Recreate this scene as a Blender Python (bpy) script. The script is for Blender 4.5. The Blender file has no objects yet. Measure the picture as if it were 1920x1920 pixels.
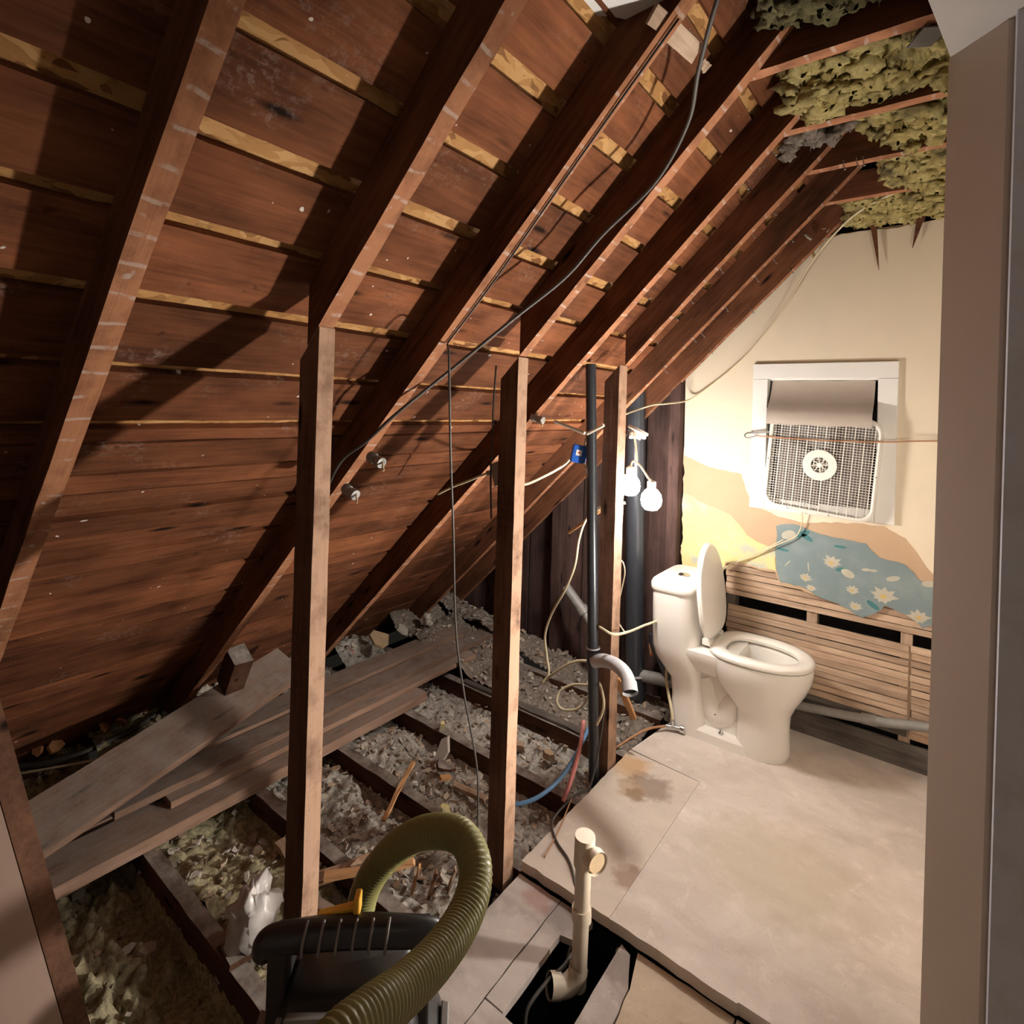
import bpy, bmesh, math, random
from mathutils import Vector, Matrix, noise, geometry
random.seed(11)
S = bpy.context.scene
COL = S.collection
# ------------------------------------------------------------------ camera
YAW, ROLL = math.radians(37.64), math.radians(-1.724)
d = Vector((-math.sin(YAW), math.cos(YAW), 0)); r = Vector((math.cos(YAW), math.sin(YAW), 0)); dn = Vector((0, 0, -1))
c_, s_ = math.cos(ROLL), math.sin(ROLL)
right = c_ * r + s_ * dn; down = -s_ * r + c_ * dn
cam = bpy.data.cameras.new('camera'); cam.sensor_width = 36; cam.sensor_fit = 'HORIZONTAL'
cam.lens = 1041.4 / 1920 * 36; cam.shift_y = -(960 - 761.7) / 1920; cam.clip_start = 0.02
co = bpy.data.objects.new('camera', cam); COL.objects.link(co)
m3 = Matrix((right, -down, -d)).transposed()
co.matrix_world = Matrix.Translation((0, 0, 1.6)) @ m3.to_4x4()
S.camera = co
# ------------------------------------------------------------------ light
W = bpy.data.worlds.new('world'); S.world = W; W.use_nodes = True
W.node_tree.nodes['Background'].inputs[0].default_value = (1.0, 0.86, 0.72, 1)
W.node_tree.nodes['Background'].inputs[1].default_value = 0.004
S.view_settings.view_transform = 'Standard'; S.view_settings.look = 'None'
S.view_settings.gamma = 1; S.view_settings.use_curve_mapping = False
S.view_settings.exposure = 1.45
BULB = 78.0          # emission of the two work-light bulbs
HALL = 0.46            # ceiling lamp of the hall the photograph is taken from (watts)
ROOM = 150.0           # bare bulb in the right half of the room, behind the partition

FILL_BULB = 58.0           # emission of an unseen bulb added to brighten the back wall
FLOOD = 60.0         # reflector work lamp standing behind the partition, aimed at the eaves (watts)
# ------------------------------------------------------------------ material helper
class NT:
    def __init__(s, name, rough=.8, spec=.3):
        s.m = bpy.data.materials.new(name); s.m.use_nodes = True
        s.t = s.m.node_tree; s.b = s.t.nodes['Principled BSDF']
        s.b.inputs['Roughness'].default_value = rough
        s.b.inputs['Specular IOR Level'].default_value = spec
    def n(s, typ, out=0, props=None, **kw):
        nd = s.t.nodes.new(typ)
        for k, v in (props or {}).items(): setattr(nd, k, v)
        for k, v in kw.items():
            key = int(k[1:]) if k[0] == 'i' and k[1:].isdigit() else k.replace('_', ' ')
            s.set(nd.inputs[key], v)
        return nd.outputs[out]
    def set(s, sock, v):
        if isinstance(v, bpy.types.NodeSocket): s.t.links.new(v, sock)
        else:
            if isinstance(v, (tuple, list)) and len(v) == 3 and sock.type == 'RGBA': v = (*v, 1)
            sock.default_value = v
    def math(s, op, a, b=0.0, clamp=False):
        return s.n('ShaderNodeMath', props={'operation': op, 'use_clamp': clamp}, i0=a, i1=b)
    def ramp(s, fac, stops):
        nd = s.t.nodes.new('ShaderNodeValToRGB'); cr = nd.color_ramp
        while len(cr.elements) < len(stops): cr.elements.new(.5)
        for e, (p, c) in zip(cr.elements, stops): e.position = p; e.color = (*c, 1) if len(c) == 3 else c
        s.t.links.new(fac, nd.inputs[0]); return nd.outputs[0]
    def mask(s, fac, lo, hi):
        return s.n('ShaderNodeMapRange', i0=fac, i1=lo, i2=hi, i3=0.0, i4=1.0)
    def mix(s, fac, a, b, mode='MIX'):
        nd = s.t.nodes.new('ShaderNodeMix'); nd.data_type = 'RGBA'; nd.blend_type = mode
        s.set(nd.inputs[0], fac); s.set(nd.inputs[6], a); s.set(nd.inputs[7], b); return nd.outputs[2]
    def noise(s, vec, scale, detail=3, rough=.5, dist=0, out=0):
        return s.n('ShaderNodeTexNoise', out=out, Vector=vec, Scale=scale, Detail=detail, Roughness=rough, Distortion=dist)
    def obj(s): return s.n('ShaderNodeTexCoord', out=3)
    def sep(s, v): 
        nd = s.t.nodes.new('ShaderNodeSeparateXYZ'); s.t.links.new(v, nd.inputs[0]); return nd.outputs
    def scale(s, v, sc, loc=(0, 0, 0)): return s.n('ShaderNodeMapping', Vector=v, Scale=sc, Location=loc)
    def rnd(s): return s.n('ShaderNodeObjectInfo', out=5)
    def bump(s, h, strength=.3, dist=.01):
        s.set(s.b.inputs['Normal'], s.n('ShaderNodeBump', Height=h, Strength=strength, Distance=dist))
    def col(s, c): s.set(s.b.inputs['Base Color'], c); return s.m
    def hsv(s, c, v): return s.n('ShaderNodeHueSaturation', Color=c, Value=v)

def plain(name, c, rough=.5, spec=.4, metal=0, var=.0, bump=0):
    M = NT(name, rough, spec); M.b.inputs['Metallic'].default_value = metal
    if var or bump:
        o = M.obj(); nz = M.noise(o, 25, 4)
        M.col(M.hsv(M.mix(0, c, c), M.math('ADD', M.math('MULTIPLY', nz, 2 * var), 1 - var)))
        if bump: M.bump(nz, bump, .004)
    else: M.col((*c, 1))
    return M.m

def wood(name, dark, light, var=.5, rough=.85, dust=0, dustcol=(.42, .37, .32), marks=False, saw=.0, knots=True, grain=26, blotch=.55, lit_facetint=None, specks=0):
    M = NT(name, rough, .15); o = M.obj(); R = M.rnd()
    off = M.n('ShaderNodeCombineXYZ', X=M.math('MULTIPLY', R, 37.), Y=M.math('MULTIPLY', R, 91.), Z=M.math('MULTIPLY', R, 53.))
    v = M.n('ShaderNodeVectorMath', props={'operation': 'ADD'}, i0=o, i1=off)
    g = M.noise(M.scale(v, (1.6, grain, grain)), 3, 6, .62, .35)
    big = M.noise(M.scale(v, (2.2, 5, 5)), 1.8, 3, .55)
    f = M.math('ADD', M.math('MULTIPLY', g, 1 - blotch), M.math('MULTIPLY', big, blotch))
    c = M.ramp(f, [(.33, dark), (.66, light)])
    if knots:
        vd = M.n('ShaderNodeTexVoronoi', Vector=M.scale(v, (2.6, 11, 11)), Scale=1.2)
        c = M.mix(M.mask(vd, .17, .06), c, tuple(x * .22 for x in dark))
    c = M.hsv(c, M.math('ADD', M.math('MULTIPLY', R, var), 1 - var / 2))
    if saw:
        xs = M.sep(o)[0]
        sw = M.math('SINE', M.math('ADD', M.math('MULTIPLY', xs, 190.), M.math('MULTIPLY', M.noise(v, 6, 2), 16.)))
        c = M.mix(M.math('MULTIPLY', M.mask(sw, .4, 1.), saw), c, tuple(min(1, x * 1.9) for x in light))
    if specks:    # crumbs of plaster and dark nail stains
        c = M.mix(M.math('MULTIPLY', M.mask(M.noise(M.scale(v, (14, 20, 20)), 1.6, 4, .6), .66, .74), .55), c, tuple(x * .25 for x in dark))
        sm = M.math('MULTIPLY', M.mask(M.noise(v, 4.5, 3, .6), .56, .70), M.mask(M.noise(v, 60, 4, .75), .50, .68))
        c = M.mix(M.math('MULTIPLY', sm, specks), c, (.40, .33, .28))
        c = M.mix(M.mask(M.noise(v, 34, 1), .785, .80), c, (.66, .60, .54))
    if lit_facetint:  # lit face painted paler so unlit faces stay dark, partly real plaster residue
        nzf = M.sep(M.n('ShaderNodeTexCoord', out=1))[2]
        c = M.mix(M.math('MULTIPLY', M.math('MULTIPLY', M.mask(nzf, .5, .7), M.mask(M.noise(v, 12, 4, .65), .2, .55)), .72), c, lit_facetint)
    if marks:     # pale plaster-lath stripes on the underside
        xs = M.sep(o)[0]; nz = M.sep(M.n('ShaderNodeTexCoord', out=1))[2]
        ph = M.math('FRACT', M.math('ADD', M.math('MULTIPLY', xs, 15.5), M.math('MULTIPLY', M.noise(v, 9, 2), .5)))
        band = M.math('MULTIPLY', M.mask(ph, .80, .84), M.mask(ph, .97, .93))
        band = M.math('MULTIPLY', band, M.mask(M.noise(v, 22, 3, .7), .44, .56))
        spl = M.mask(M.noise(v, 30, 2, .5), .69, .74)
        band = M.math('MAXIMUM', band, spl)
        band = M.math('MULTIPLY', band, M.mask(nz, .5, .7))
        c = M.mix(M.math('MULTIPLY', band, .6), c, (.50, .40, .34))
    if dust:
        wn = M.sep(M.n('ShaderNodeNewGeometry', out=1))[2]
        k = M.math('MULTIPLY', M.mask(wn, .55, .9), M.mask(M.noise(o, 14, 5, .7), .25, .62))
        c = M.mix(M.math('MULTIPLY', k, dust), c, dustcol)
    M.bump(M.math('ADD', g, M.math('MULTIPLY', M.noise(v, 90, 2), .3)), .35, .004)
    return M.col(c)

def osb():
    M = NT('osb', .75, .2); o = M.obj()
    v = M.n('ShaderNodeVectorMath', props={'operation': 'ADD'}, i0=o, i1=M.n('ShaderNodeVectorMath', props={'operation': 'SCALE'}, i0=M.noise(o, 9, 2, out=1), Scale=.10))
    cl = M.n('ShaderNodeTexVoronoi', out=1, Vector=M.scale(v, (60, 17, 60)), Scale=1.0)
    cl2 = M.n('ShaderNodeTexVoronoi', out=0, Vector=M.scale(v, (60, 17, 60)), Scale=1.0)
    f = M.sep(cl)[0]
    c = M.ramp(f, [(0, (.16, .062, .018)), (.18, (.36, .175, .058)), (.6, (.45, .235, .082)), (1, (.54, .31, .125))])
    c = M.mix(M.mask(M.noise(M.scale(o, (14, 4, 14)), 6, 4, .6, 1.5), .6, .72), c, (.16, .08, .04))
    M.bump(cl2, .3, .003)
    return M.col(c)

def plaster(name, c, amp=.12, c2=None, lo=.45, hi=.6, sc=5, rough=.8):
    M = NT(name, rough, .2); o = M.obj(); nz = M.noise(o, sc, 5, .6)
    cc = M.mix(M.mask(nz, lo, hi), c, c2) if c2 else M.hsv(M.mix(0, c, c), M.math('ADD', M.math('MULTIPLY', nz, 2 * amp), 1 - amp))
    M.bump(M.noise(o, 60, 4), .12, .003)
    return M.col(cc)

MT = {}
MT['rafter'] = wood('rafter_wood', (.050, .019, .010), (.20, .078, .036), var=.25, marks=True, lit_facetint=(.46, .205, .105))
MT['board'] = wood('roof_board_wood', (.066, .022, .010), (.235, .085, .036), var=.6, blotch=.6, specks=.4)
MT['post'] = wood('post_wood', (.07, .031, .020), (.22, .115, .072), var=.2, saw=.04, lit_facetint=(.58, .37, .25))
MT['joist'] = wood('joist_wood', (.035, .016, .010), (.12, .055, .032), var=.3, dust=.95, dustcol=(.36, .32, .28))
MT['plank'] = wood('plank_wood', (.15, .085, .058), (.36, .23, .165), var=.5, dust=.75, dustcol=(.30, .255, .22))
MT['lath'] = wood('lath_wood', (.30, .19, .125), (.62, .46, .33), var=.35, knots=False, dust=0)
MT['dirty'] = wood('dirty_wood', (.045, .036, .030), (.20, .17, .145), var=.3, knots=False)
MT['gable'] = wood('gable_wood', (.035, .020, .018), (.12, .07, .058), var=.5)
MT['stick'] = wood('fresh_stick_wood', (.36, .17, .07), (.60, .34, .17), var=.35, knots=False)
MT['cap'] = plaster('brown_sheet', (.46, .32, .26), .07, sc=2)
MT['cap_stud'] = wood('cap_stud_wood', (.10, .05, .03), (.26, .13, .08), var=.1)
MT['osb'] = osb()
MT['cream'] = plaster('cream_paint', (.76, .66, .50), .05)
MT['tan'] = plaster('tan_plaster', (.52, .36, .23), .12)
MT['white_dry'] = plaster('white_drywall', (.72, .70, .67), .05)
MT['jamb'] = plaster('jamb_paint', (.56, .49, .42), .05, sc=2)
MT['casing'] = plaster('casing_paint', (.60, .63, .70), .2, (.52, .52, .55), .45, .75, 8)
MT['yellow'] = plaster('yellow_plaster', (.70, .59, .28), .1, (.42, .46, .42), .50, .66, 7)
MT['paper'] = plaster('blue_wallpaper', (.20, .255, .26), .10, (.25, .30, .30), .45, .65, 9)
MT['petal'] = plain('petal_print', (.48, .45, .36), .8, .1, var=.15)
MT['petalc'] = plain('petal_centre_print', (.55, .40, .16), .8, .1)
MT['leaf'] = plain('leaf_print', (.07, .19, .20), .8, .1, var=.2)
MT['white'] = plain('white_gloss_paint', (.80, .78, .73), .4, .4)
MT['fanwhite'] = plain('fan_plastic', (.78, .74, .66), .4, .4)
MT['fangrey'] = plain('fan_blade_grey', (.15, .13, .115), .5, .3)
MT['shade'] = plain('shade_vinyl', (.42, .36, .30), .6, .3, var=.05)
MT['porcelain'] = plain('porcelain', (.80, .76, .70), .12, .6)
MT['seat'] = plain('toilet_seat_plastic', (.82, .78, .71), .25, .5)
MT['chrome'] = plain('chrome', (.6, .6, .6), .25, .5, 1)
MT['galv'] = plain('dusty_grey_metal', (.30, .29, .27), .6, .4, .3, .25, .2)
MT['abs'] = plain('black_pipe_plastic', (.035, .038, .045), .28, .6, var=.3)
MT['pvc'] = plain('pvc', (.62, .52, .40), .4, .4, var=.06)
MT['pvcgrey'] = plain('grey_pvc', (.52, .51, .52), .45, .4, var=.2)
MT['cable_black'] = plain('black_cable', (.03, .025, .022), .5, .4)
MT['cable_grey'] = plain('grey_cable', (.075, .066, .058), .5, .4)
MT['cable_cream'] = plain('cream_cable', (.66, .57, .38), .5, .3)
MT['blue'] = plain('blue_plastic', (.02, .12, .55), .4, .4)
MT['pexblue'] = plain('blue_tube', (.17, .35, .60), .35, .4)
MT['pexred'] = plain('red_tube', (.80, .31, .29), .35, .4)
MT['red'] = plain('red_dot', (.5, .05, .04), .5)
MT['ceramic'] = plain('ceramic', (.72, .68, .58), .3, .5, var=.1)
MT['copper'] = plain('copper_cord', (.45, .23, .12), .5, .4, .2)
MT['vac'] = plain('black_vacuum_plastic', (.022, .021, .021), .33, .6)
MT['vacgrey'] = plain('grey_vacuum_panel', (.21, .19, .175), .45, .4)
MT['hose'] = plain('olive_hose_plastic', (.215, .195, .068), .42, .4)
MT['yellowp'] = plain('yellow_plastic', (.80, .42, .05), .4, .4)
MT['bag'] = plain('white_plastic_film', (.68, .63, .60), .35, .5, var=.1)
MT['chunk'] = plaster('plaster_chunk', (.50, .45, .38), .2, sc=25)
MT['chunk_tan'] = plaster('kraft_scrap', (.46, .33, .20), .2, sc=25)
MT['terra'] = plaster('orange_scrap', (.55, .26, .12), .2, sc=25)
MT['black'] = plain('void_black', (.012, .011, .012), .9, .1)  # black put in for the shade in voids and open pipe ends
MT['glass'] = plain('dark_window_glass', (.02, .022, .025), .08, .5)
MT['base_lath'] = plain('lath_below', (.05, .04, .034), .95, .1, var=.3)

def floor_mat(name, base, light, stain=None, stcol=(.16, .10, .06), seed=0.):
    M = NT(name, .75, .25); o = M.obj()
    v = M.scale(o, (1, 1, 1), (seed, seed * 2, 0))
    n1 = M.noise(M.scale(v, (1.0, 1.6, 1)), 3.2, 6, .65, .6)
    n2 = M.noise(v, 13, 5, .7, .8)
    c = M.mix(M.mask(n1, .38, .68), base, light)
    c = M.mix(M.math('MULTIPLY', M.mask(n2, .56, .72), .5), c, tuple(min(1, x * 1.18) for x in light))
    c = M.mix(M.math('MULTIPLY', M.mask(M.noise(v, 5, 4, .6), .58, .75), .35), c, tuple(x * .62 for x in base))
    c = M.mix(M.math('MULTIPLY', M.mask(M.noise(v, 170, 2), .66, .72), .5), c, (.2, .16, .13))
    for (x, y, rad, col, amt) in (stain or []):
        dist = M.n('ShaderNodeVectorMath', out=1, props={'operation': 'DISTANCE'}, i0=M.n('ShaderNodeVectorMath', props={'operation': 'MULTIPLY'}, i0=o, i1=(1, 1, 0)), i1=(x, y, 0))
        dd = M.math('ADD', dist, M.math('MULTIPLY', M.math('SUBTRACT', M.noise(o, 16, 4, .6), .5), rad * 1.5))
        c = M.mix(M.math('MULTIPLY', M.mask(dd, rad, rad * .55), amt), c, col)
    M.bump(n2, .12, .003)
    return M.col(c)
FB, FL = (.58, .495, .425), (.72, .635, .56)
MT['tile'] = floor_mat('backer_board', FB, FL, [(-.42, 2.15, .30, (.52, .45, .32), .45)])
MT['tile_stain'] = floor_mat('stained_backer_board', FB, (.66, .56, .46), [(-1.06, 2.33, .10, (.55, .33, .15), .75), (-.94, 2.26, .11, (.25, .175, .135), .75), (-1.0, 2.20, .07, (.40, .26, .14), .6), (-.97, 2.17, .05, (.28, .18, .11), .7), (-.80, 1.78, .07, (.34, .22, .16), .8)], seed=4.)
MT['ply'] = floor_mat('subfloor_board', (.36, .30, .27), (.56, .48, .43), [(-.92, 1.56, .09, (.22, .18, .17), .8), (-1.02, 1.55, .06, (.34, .20, .17), .7), (-.70, 1.52, .07, (.24, .19, .17), .8), (-1.0, 1.3, .2, (.66, .58, .52), .4)], seed=9.)
MT['ply_tan'] = floor_mat('tan_subfloor_board', (.46, .35, .25), (.60, .48, .36), seed=14.)

def wool(name, a, b, dirt, lo=.5, hi=.7, dirtx=None):
    M = NT(name, .95, .05); o = M.obj()
    n1 = M.noise(o, 26, 6, .7, 1.0)
    c = M.mix(M.mask(n1, .35, .68), a, b)
    n2 = M.noise(o, 6, 4, .6)
    k = M.mask(n2, lo, hi)
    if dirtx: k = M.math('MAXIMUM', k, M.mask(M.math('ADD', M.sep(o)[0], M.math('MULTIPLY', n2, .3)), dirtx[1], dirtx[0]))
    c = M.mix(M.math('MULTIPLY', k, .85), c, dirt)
    c = M.mix(M.math('MULTIPLY', M.mask(M.noise(o, 75, 5, .75, 1.0), .48, .66), .38), c, tuple(x * .45 for x in a))
    M.bump(M.noise(o, 140, 6, .85), 1.0, .010)
    return M.col(c)
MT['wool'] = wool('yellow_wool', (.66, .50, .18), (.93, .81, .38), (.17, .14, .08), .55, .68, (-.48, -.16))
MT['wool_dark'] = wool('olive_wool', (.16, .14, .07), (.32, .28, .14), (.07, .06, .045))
def debris_mat(name, cols, tint):
    M = NT(name, .95, .05); o = M.obj()
    ri = M.n('ShaderNodeNewGeometry', out=8)
    c = M.ramp(ri, cols)
    big = M.mix(M.mask(M.noise(o, 55, 5, .75, .5), .38, .64), tuple(x * .38 for x in tint), tint)
    fb = M.noise(o, 5, 3)
    big = M.mix(M.math('MULTIPLY', M.mask(fb, .45, .7), .45), big, tuple(x * .5 for x in tint))
    isl = M.math('GREATER_THAN', ri, .0)
    # chips carry the attribute "chip"
    at = M.n('ShaderNodeAttribute', out=2, props={'attribute_name': 'chip'})
    c = M.mix(at, big, c)
    M.bump(M.noise(o, 150, 4, .8), .8, .005)
    return M.col(c)
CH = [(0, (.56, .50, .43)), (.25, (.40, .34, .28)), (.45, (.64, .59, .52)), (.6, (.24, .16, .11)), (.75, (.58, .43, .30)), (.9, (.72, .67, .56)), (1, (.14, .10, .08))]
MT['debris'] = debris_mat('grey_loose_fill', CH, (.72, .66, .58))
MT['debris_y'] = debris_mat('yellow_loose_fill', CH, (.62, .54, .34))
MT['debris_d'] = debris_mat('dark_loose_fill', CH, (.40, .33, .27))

def emis(name, c, st):
    M = NT(name); M.b.inputs['Emission Color'].default_value = (*c, 1); M.b.inputs['Emission Strength'].default_value = st
    return M.col((1, 1, 1, 1))
MT['bulb'] = emis('work_light_glow', (1.0, .95, .90), BULB)
MT['fill_bulb'] = emis('fill_bulb_glow', (1.0, .94, .87), FILL_BULB)
MT['bulb2'] = emis('room_bulb_glow', (1.0, .94, .87), ROOM)

# ------------------------------------------------------------------ mesh helpers
def world_of(o):
    m = o.matrix_basis.copy(); p = o
    if o.parent: return world_of(o.parent) @ o.matrix_parent_inverse @ m
    return m
def attach(o, parent):
    if parent: o.parent = parent; o.matrix_parent_inverse = world_of(parent).inverted()
def link(name, me, mat, parent=None, smooth=False):
    o = bpy.data.objects.new(name, me); COL.objects.link(o)
    if mat: me.materials.append(MT[mat] if isinstance(mat, str) else mat)
    if smooth: me.shade_smooth()
    attach(o, parent); return o
def tag(o, label=None, cat=None, group=None, kind=None):
    if label: o['label'] = label
    if cat: o['category'] = cat
    if group: o['group'] = group
    if kind: o['kind'] = kind
    return o
def empty(name, loc, label=None, cat=None, group=None, kind=None, parent=None):
    o = bpy.data.objects.new(name, None); COL.objects.link(o); o.location = loc; o.empty_display_size = .05
    attach(o, parent); return tag(o, label, cat, group, kind)
def catmull(pts, k=8):
    P = [Vector(p) for p in pts]
    if len(P) < 3: return [P[0].lerp(P[-1], i / k) for i in range(k + 1)]
    out = []
    Q = [P[0] * 2 - P[1]] + P + [P[-1] * 2 - P[-2]]
    for i in range(1, len(Q) - 2):
        p0, p1, p2, p3 = Q[i - 1:i + 3]
        for j in range(k):
            t = j / k
            out.append(.5 * ((2 * p1) + (p2 - p0) * t + (2 * p0 - 5 * p1 + 4 * p2 - p3) * t * t + (3 * p1 - p0 - 3 * p2 + p3) * t ** 3))
    out.append(P[-1]); return out
class MB:
    def __init__(s): s.v = []; s.f = []
    def add(s, vs, fs):
        b = len(s.v); s.v += [tuple(v) for v in vs]; s.f += [tuple(i + b for i in f) for f in fs]; return s
    def box(s, c, sz, rot=None, jit=0):
        c = Vector(c); vs = []
        for x in (-1, 1):
            for y in (-1, 1):
                for z in (-1, 1):
                    p = Vector((x * sz[0] / 2, y * sz[1] / 2, z * sz[2] / 2))
                    if jit: p += Vector((random.uniform(-jit, jit), random.uniform(-jit, jit), random.uniform(-jit, jit)))
                    if rot: p = rot @ p
                    vs.append(c + p)
        return s.add(vs, [(0, 1, 3, 2), (4, 6, 7, 5), (0, 4, 5, 1), (2, 3, 7, 6), (0, 2, 6, 4), (1, 5, 7, 3)])
    def tube(s, pts, rad, seg=10, cap=True, k=8, smooth=True):
        P = catmull(pts, k) if smooth else [Vector(p) for p in pts]
        n = len(P); t0 = (P[1] - P[0]).normalized()
        u = t0.orthogonal().normalized(); b = len(s.v)
        for i, p in enumerate(P):
            t = (P[min(i + 1, n - 1)] - P[max(i - 1, 0)]).normalized()
            u = (u - t * u.dot(t)).normalized(); w = t.cross(u)
            R = rad(i / (n - 1)) if callable(rad) else rad
            for j in range(seg):
                a = 2 * math.pi * j / seg
                s.v.append(tuple(p + (u * math.cos(a) + w * math.sin(a)) * R))
        for i in range(n - 1):
            for j in range(seg):
                j2 = (j + 1) % seg
                s.f.append((b + i * seg + j, b + i * seg + j2, b + (i + 1) * seg + j2, b + (i + 1) * seg + j))
        if cap:
            s.f.append(tuple(b + j for j in reversed(range(seg)))); s.f.append(tuple(b + (n - 1) * seg + j for j in range(seg)))
        return s
    def lathe(s, prof, c=(0, 0, 0), axis='Z', seg=28, rot=None):
        b = len(s.v); c = Vector(c)
        for (rr, z) in prof:
            for j in range(seg):
                a = 2 * math.pi * j / seg
                p = Vector((rr * math.cos(a), rr * math.sin(a), z))
                if axis == 'X': p = Vector((p.z, p.x, p.y))
                elif axis == 'Y': p = Vector((p.y, p.z, p.x))
                if rot: p = rot @ p
                s.v.append(tuple(c + p))
        for i in range(len(prof) - 1):
            for j in range(seg):
                j2 = (j + 1) % seg
                s.f.append((b + i * seg + j, b + i * seg + j2, b + (i + 1) * seg + j2, b + (i + 1) * seg + j))
        s.f.append(tuple(b + j for j in reversed(range(seg)))); s.f.append(tuple(b + (len(prof) - 1) * seg + j for j in range(seg)))
        return s
    def loft(s, secs, cap0=True, cap1=True):
        b = len(s.v); n = len(secs[0])
        for sec in secs: s.v += [tuple(p) for p in sec]
        for i in range(len(secs) - 1):
            for j in range(n):
                j2 = (j + 1) % n
                s.f.append((b + i * n + j, b + i * n + j2, b + (i + 1) * n + j2, b + (i + 1) * n + j))
        if cap0: s.f.append(tuple(b + j for j in reversed(range(n))))
        if cap1: s.f.append(tuple(b + (len(secs) - 1) * n + j for j in range(n)))
        return s
    def prism(s, loops, fn, t0, t1):
        """loops: outer loop plus holes in 2-D; fn(x, y, t) gives a point"""
        tris = geometry.tessellate_polygon([[Vector((x, y, 0)) for x, y in L] for L in loops])
        flat = [p for L in loops for p in L]; n = len(flat); b = len(s.v)
        s.v += [tuple(fn(x, y, t0)) for x, y in flat] + [tuple(fn(x, y, t1)) for x, y in flat]
        for t in tris:
            s.f.append((b + t[0], b + t[1], b + t[2])); s.f.append((b + n + t[2], b + n + t[1], b + n + t[0]))
        k = 0
        for L in loops:
            for i in range(len(L)):
                j = (i + 1) % len(L)
                s.f.append((b + k + i, b + k + j, b + n + k + j, b + n + k + i))
            k += len(L)
        return s
    def build(s, name, mat, parent=None, smooth=False, origin=None, bevel=0, angle=None):
        me = bpy.data.meshes.new(name)
        org = Vector(origin) if origin is not None else None
        vs = [Vector(v) - org for v in s.v] if org else s.v
        me.from_pydata(vs, [], s.f); 
        bm = bmesh.new(); bm.from_mesh(me); bmesh.ops.recalc_face_normals(bm, faces=bm.faces); bm.to_mesh(me); bm.free()
        me.update()
        o = bpy.data.objects.new(name, me); COL.objects.link(o)
        me.materials.append(MT[mat])
        if org: o.location = org
        if smooth: 
            me.shade_smooth()
            if angle: me.set_sharp_from_angle(angle=math.radians(angle))
        if bevel:
            md = o.modifiers.new('bevel', 'BEVEL'); md.width = bevel; md.segments = 2; md.limit_method = 'ANGLE'
        attach(o, parent); return o
def ragged(poly, step=.02, amp=.006, seed=0):
    out = []; n = len(poly)
    for i in range(n):
        a, b = Vector(poly[i]), Vector(poly[(i + 1) % n])
        k = max(1, int((b - a).length / step))
        for j in range(k):
            p = a.lerp(b, j / k)
            nn = Vector((-(b - a).y, (b - a).x)).normalized()
            p = p + nn * amp * 2 * noise.noise(Vector((p.x * 23 + seed, p.y * 23, seed * 3.1)))
            out.append((p.x, p.y))
    return out
def dens(poly, flags, step=.02, amp=.006, seed=0):
    """ragged only along edges whose flag is 1"""
    out = []; n = len(poly)
    for i in range(n):
        a, b = Vector(poly[i]), Vector(poly[(i + 1) % n])
        if not flags[i]: out.append(tuple(a)); continue
        k = max(1, int((b - a).length / step)); nn = Vector((-(b - a).y, (b - a).x)).normalized()
        for j in range(k):
            p = a.lerp(b, j / k)
            if j: p = p + nn * amp * 2 * noise.noise(Vector((p.x * 23 + seed, p.y * 23, seed * 3.1)))
            out.append((p.x, p.y))
    return out
def beam(name, mat, a, b, w, h, up=(0, 0, 1), parent=None, segs=10, jit=.001, wav=0, k0=0, k1=0, twist=0):
    """rough plank from a to b (centre line); local x runs along it, local z towards up"""
    a, b, up = Vector(a), Vector(b), Vector(up)
    x = (b - a).normalized(); y = up.cross(x).normalized(); z = x.cross(y); L = (b - a).length
    vs = []; fs = []; sd = random.uniform(0, 99)
    for i in range(segs + 1):
        for (sy, sz) in ((-1, -1), (1, -1), (1, 1), (-1, 1)):
            px = L * i / segs; py = sy * w / 2; pz = sz * h / 2
            if i == 0: px += k0 * pz
            if i == segs: px += k1 * pz
            else: px += 0
            if wav: py += wav * noise.noise(Vector((px * 4 + sd, sy * 7.7, sd))) + wav * .6 * noise.noise(Vector((px * 22 + sd, sy * 9.1, sd)))
            py += random.uniform(-jit, jit); pz += random.uniform(-jit, jit)
            if twist:
                q = twist * (i / segs - .5); py, pz = py * math.cos(q) - pz * math.sin(q), py * math.sin(q) + pz * math.cos(q)
            vs.append((px, py, pz))
    for i in range(segs):
        for j in range(4):
            fs.append((i * 4 + j, i * 4 + (j + 1) % 4, (i + 1) * 4 + (j + 1) % 4, (i + 1) * 4 + j))
    fs += [(3, 2, 1, 0), tuple(segs * 4 + j for j in range(4))]
    me = bpy.data.meshes.new(name); me.from_pydata(vs, [], fs)
    bm = bmesh.new(); bm.from_mesh(me); bmesh.ops.recalc_face_normals(bm, faces=bm.faces); bm.to_mesh(me); bm.free()
    o = bpy.data.objects.new(name, me); COL.objects.link(o); me.materials.append(MT[mat])
    R = Matrix((x, y, z)).transposed().to_4x4(); o.matrix_basis = Matrix.Translation(a) @ R
    if parent: o.parent = parent; o.matrix_parent_inverse = world_of(parent).inverted()
    return o
def cable(name, pts, rad, mat, label=None, cat='cable', parent=None, seg=8, k=8, group=None):
    o = MB().tube(pts, rad, seg, True, k).build(name, mat, parent, True, origin=pts[0] if not parent else None)
    return tag(o, label, cat, group) if label else o
IN = Vector((1, 0, -1)).normalized()          # inward normal of the 45 degree roof slope
UND, BRD = 2.93, 3.085                        # z - x of the rafter undersides and of the board undersides
WY = 3.14                                     # plane of the back wall

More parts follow.
